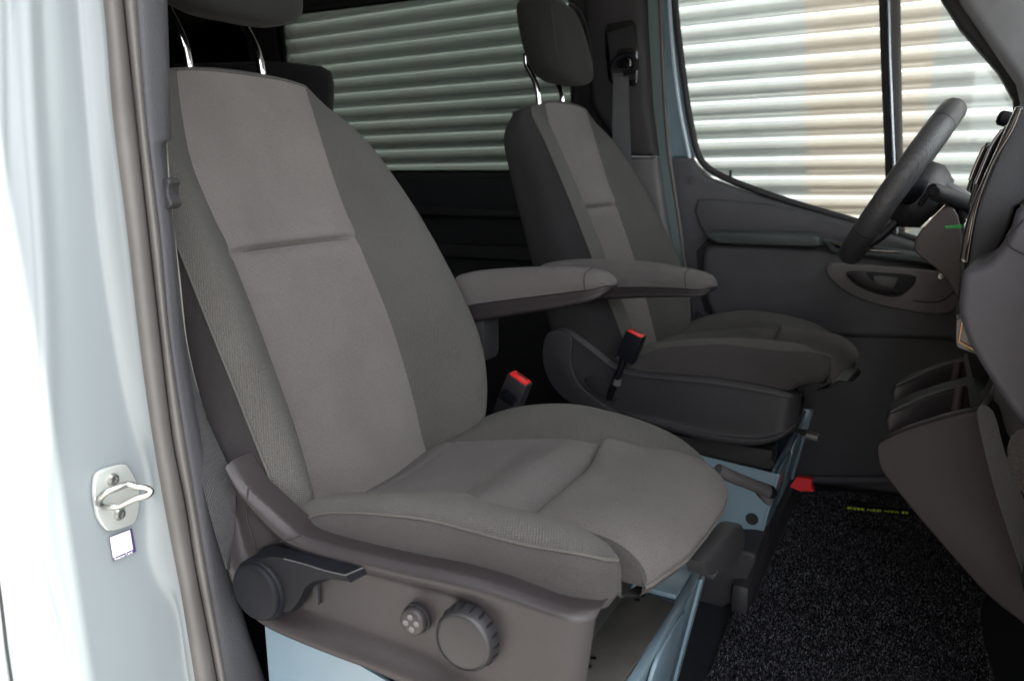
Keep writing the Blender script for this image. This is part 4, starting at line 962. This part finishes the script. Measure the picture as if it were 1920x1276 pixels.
# amber edged gloss panel
gp = px_prism('centre_trim', [(1794, 600), (1806, 596), (1822, 640), (1840, 660), (1840, 668), (1796, 650), (1793, 640)], 1.2, (0, .05, 0), mat('brown_gloss', (.018, .010, .006), .3, coat=.3), dash, bev=.002)
tube('trim_edge', ats([(1805, 598), (1798, 640), (1838, 662)], 'y', 1.198), .0014, mat('amber_edge', (.45, .25, .1), .3, metal=.6), gp, n=6)
px_prism('lower_dash', [(1800, 640), (1850, 660), (1900, 740), (1920, 760), (1920, 1100), (1880, 1000), (1850, 860), (1838, 770), (1812, 655)], 1.25, (0, .4, 0), PL_B, dash, bev=.004)
px_prism('dash_end_trim', [(1840, 755), (1850, 745), (1868, 708), (1884, 716), (1866, 750), (1858, 764)], 1.04, (0, .05, 0), PL_P, dash, bev=.003)
px_prism('lower_cover', [(1866, 704), (1890, 720), (1945, 800), (1945, 900), (1900, 830), (1862, 770)], 1.03, (0, .05, 0), PL_D, dash, bev=.004)
px_prism('side_duct', [(1832, 768), (1862, 770), (1885, 850), (1925, 950), (1960, 1090), (1960, 1210), (1925, 1100), (1878, 960), (1850, 860)], 1.0, (.02, .09, 0), PL_D, dash, bev=.014, sm_=3)
px_prism('carpet_pad', [(1925, 800), (1900, 812), (1889, 840), (1893, 880), (1912, 915), (1960, 960), (1960, 800)], .93, (.02, .06, 0), mat('grey_carpet', (.035, .03, .028), .95, build=grain(400, .6, .002, .3)), dash, bev=.012, sm_=2)
# steering column parts of the dash
sh = px_prism('column_shroud', [(1773, 384), (1790, 392), (1800, 420), (1802, 470), (1800, 530), (1797, 558), (1786, 538), (1770, 514), (1743, 490), (1720, 472), (1715, 458), (1722, 438), (1746, 409)], 1.60, (.01, .16, 0), mat('shroud_plastic', (.075, .064, .065), .55, build=grain(400, .3)), dash, bev=.0)
px_prism('column_shroud_side', [(1773, 384), (1790, 392), (1800, 420), (1802, 470), (1800, 530), (1797, 558), (1786, 538), (1770, 514), (1743, 490), (1720, 472), (1715, 458), (1722, 438), (1746, 409)], 1.60, (0, -.03, 0), mat('shroud_plastic', (.075, .064, .065), .55, build=grain(400, .3)), dash, bev=.014, sm_=2)
px_prism('upper_shroud', [(1700, 346), (1740, 330), (1760, 330), (1800, 352), (1830, 375), (1830, 420), (1795, 400), (1770, 390), (1745, 372), (1702, 362)], 1.66, (.0, .14, 0), mat('upper_shroud_plastic', (.05, .05, .056), .5, build=grain(400, .3)), dash, bev=.0)
px_prism('upper_shroud', [(1700, 346), (1740, 330), (1760, 330), (1800, 352), (1830, 375), (1830, 420), (1795, 400), (1770, 390), (1745, 372), (1702, 362)], 1.66, (.0, -.03, 0), mat('upper_shroud_plastic', (.05, .05, .056), .5, build=grain(400, .3)), dash, bev=.01)
px_prism('instrument_glass', [(1735, 318), (1760, 334), (1742, 346), (1722, 338)], 1.74, (0, .01, 0), mat('instrument_grey', (.3, .32, .36), .15, coat=1), dash, bev=.001)
tube('indicator_stalk', [at(1746, 357, 'y', 1.53), at(1752, 359, 'y', 1.535), at(1775, 368, 'y', 1.56), at(1812, 384, 'y', 1.62)], [.012, .0145, .0145, .017], PL_D, dash, n=16)
tube('stalk_root', [at(1796, 385, 'y', 1.6), at(1796, 402, 'y', 1.61), at(1800, 416, 'y', 1.62)], [.012, .013, .010], PL_B, dash, n=12)
prism('stalk_cap', cat(ats([(1744, 350), (1757, 350), (1763, 356), (1760, 366), (1748, 366), (1742, 358)], 'y', 1.522), 3, closed=True), (-.001, -.003, 0), PL_S, dash, bev=.001)
prism('green_reflection', ats([(1772, 424), (1772, 427.5), (1803, 428), (1803, 421)], 'y', 1.5), (0, .006, 0), mat('green_reflection_colour', (.02, .45, .10), .3), dash)  # green reflection built as a thin coloured strip
tube('shroud_joint', ats([(1733, 425), (1752, 404), (1772, 384)], 'y', 1.565), .0012, CHROME, dash, n=6)
# ---- console with two trays
con = empty('storage_console', (0, 1.25, .1)); tag(con, 'low console with two open trays below the dashboard, brown grained side', 'console')
yn, yf = 1.10, 1.43
side = [(1645, 838), (1654, 822), (1700, 800), (1770, 778), (1829, 764), (1845, 770), (1862, 850), (1890, 950), (1925, 1040), (1960, 1120), (1960, 1190), (1905, 1150), (1852, 1108), (1800, 1052), (1755, 1000), (1712, 950), (1672, 900), (1652, 872)]
CB = mat('console_side_plastic', (.0155, .0112, .0122), .5, spec=.25, build=grain(600, .3, .0006)); RIM = mat('console_rim', (.10, .088, .095), .42, build=grain(600, .3, .0006)); CT = mat('tray_rubber', (.016, .021, .020), .6, build=grain(400, .2))
P = cat(ats(side, 'y', yn), 3, closed=True)
prism('console_side', P, (0, -.012, 0), CB, con, bev=.009, seg=4)
# body under the trays
body = ats([(1652, 880), (1720, 960), (1852, 1108), (1900, 1150), (1900, 1000), (1858, 860), (1660, 905)], 'y', yn)
prism('console_body', [p+Vector((0, .0, 0)) for p in ats([(1654, 862), (1854, 838), (1900, 1000), (1905, 1150), (1852, 1108), (1755, 1000), (1672, 900)], 'y', yn+.002)], (0, yf-yn, 0), CT, con)
def wallbar(name, y0, y1, m, bev, top=0):
    L = ats([(1647, 842), (1656, 824), (1700, 802), (1770, 780), (1829, 766), (1843, 770), (1850, 850), (1654, 868)], 'y', yn)
    P = [Vector((p.x, y0, p.z+top)) for p in L]
    return prism(name, P, (0, y1-y0, 0), m, con, bev=bev, back=True, seg=3)
wallbar('console_rim', 1.089, 1.118, RIM, .006); wallbar('tray_divider', 1.235, 1.285, CT, .005); wallbar('tray_far_wall', 1.395, 1.42, CT, .004)
# front plate of the trays
a, b = at(1832, 768, 'y', yn), at(1846, 850, 'y', yn)
prism('tray_front', [Vector((a.x-.008, 1.1, a.z+.003)), Vector((a.x+.03, 1.1, a.z+.015)), Vector((b.x+.03, 1.1, b.z)), Vector((b.x-.01, 1.1, b.z))], (0, .32, 0), CT, con, bev=.003, back=True)
for y0, y1 in ((1.118, 1.235), (1.285, 1.395)):
    tube('tray_corner', [Vector((a.x-.016, y1-.004, a.z-.004)), Vector((a.x-.018, y1-.004, a.z-.06))], .006, RIM, con, n=10)
    c0, c1 = at(1660, 824, 'y', yn), at(1826, 768, 'y', yn)
    tube('tray_edge', cat([Vector((c0.x+(c1.x-c0.x)*t, y1-.001, c0.z+(c1.z-c0.z)*t+.008*math.sin(math.pi*t)*.6+.001)) for t in (0, .2, .4, .6, .8, 1)], 3), .0016, RIM, con, n=8)
    prism('tray_back', [Vector((c0.x, y1-.002, c0.z-.002)), Vector((c1.x, y1-.002, c1.z)), Vector((c1.x, y1-.002, c1.z-.07)), Vector((c0.x, y1-.002, c0.z-.06))], (0, -.003, 0), mat('tray_lining', (.03, .027, .03), .35), con)
# ================================================================== STEERING WHEEL
WC = Vector((-.066, 1.67, .803)); t1 = Vector((.155, 0, .28)).normalized(); t2_ = Vector((0, 1, 0)); nrm = t2_.cross(t1).normalized()
if nrm.x > 0: nrm = -nrm
sw_ = empty('steering_wheel', WC-Vector((0, 0, .15))); tag(sw_, 'black steering wheel with perforated grips in front of the farther seat', 'steering wheel')
LEA = mat('smooth_leather', (.042, .042, .045), .38, build=grain(700, .3))
def perf(nt, p, base):
    uv = N(nt, 'ShaderNodeUVMap'); tc = N(nt, 'ShaderNodeTexCoord')
    v = N(nt, 'ShaderNodeTexVoronoi', Scale=260, Randomness=.15); nt.links.new(tc.outputs['Object'], v.inputs['Vector'])
    r = N(nt, 'ShaderNodeMapRange'); r.inputs[1].default_value = .2; r.inputs[2].default_value = .5; r.inputs[3].default_value = .5; r.inputs[4].default_value = 1.3
    nt.links.new(v.outputs[0], r.inputs[0]); mul_col(nt, p, base, [r.outputs[0]]); bump(nt, p, v.outputs[0], .6, .001)
LEP = mat('perforated_leather', (.045, .045, .048), .42, build=perf)
RW, rw = .155, .0185
def arc(a0, a1, n): return [WC+(t1*math.cos(a)+t2_*math.sin(a))*RW for a in [a0+(a1-a0)*i/n for i in range(n+1)]]
D = math.radians
for nm, a0, a1, m in (('wheel_rim', -38, 38, LEA), ('wheel_grip', 38.6, 125, LEP), ('wheel_rim', 125.6, 234.4, LEA), ('wheel_grip', 235, 321.4, LEP)):
    tube(nm, arc(D(a0), D(a1), 40), rw, m, sw_, n=18, flat=(1.2, 1.0), up=nrm)
for s in (38.3, 125.3, 234.7, 321.7):
    tube('rim_joint', arc(D(s-.4), D(s+.4), 2), rw*.97, PL_B, sw_, n=18, flat=(1.2, 1.0), up=nrm)
hubc = WC-nrm*.035
lathe('hub', [(.0, .034), (.03, .033), (.052, .026), (.062, .012), (.066, -.01), (.05, -.04), (0, -.05)], hubc, nrm, mat('hub_plastic', (.022, .022, .025), .5, build=grain(500, .3)), sw_, n=40)
for s_ in (-1, 1):
    tube('spoke', cat([hubc+t2_*s_*.05+t1*.005, hubc+t2_*s_*.09+t1*.004+nrm*.008, WC+t2_*s_*.145-nrm*.004], 5), .013, PL_S, sw_, n=10, flat=(.8, 2.0), up=nrm)
    obox('spoke_switches', hubc+t2_*s_*.085+nrm*.022, t1*.018, t2_*.022, nrm*.006, GLOSS, sw_, bev=.004)
tube('spoke', cat([hubc-t1*.05, hubc-t1*.1+nrm*.01, WC-t1*.148-nrm*.003], 5), .014, PL_D, sw_, n=10, flat=(.7, 1.8), up=nrm)
obox('shift_paddle', WC-nrm*.05-t2_*.095+t1*.01, t1*.022, t2_*.02, nrm*.005, PL_S, sw_, bev=.004)
# rear bench headrest seen over the nearest seat
rb = empty('rear_bench', (-1.65, 1.35, 0)); tag(rb, 'black rear seat backrest and headrest behind the front seats', 'car seat')
RB = mat('rear_fabric', (.012, .011, .012), .95)
bk_ = slab('rear_backrest', [(500, 112), (560, 116), (605, 122), (622, 132), (628, 158), (626, 200), (620, 330), (600, 700), (300, 700), (320, 118)], 1.60, 1.35, RB, rb, .02, 0)

box('kick_panel', (-.80, 2.115, .0), (.85, 2.16, .44), LINE, van)
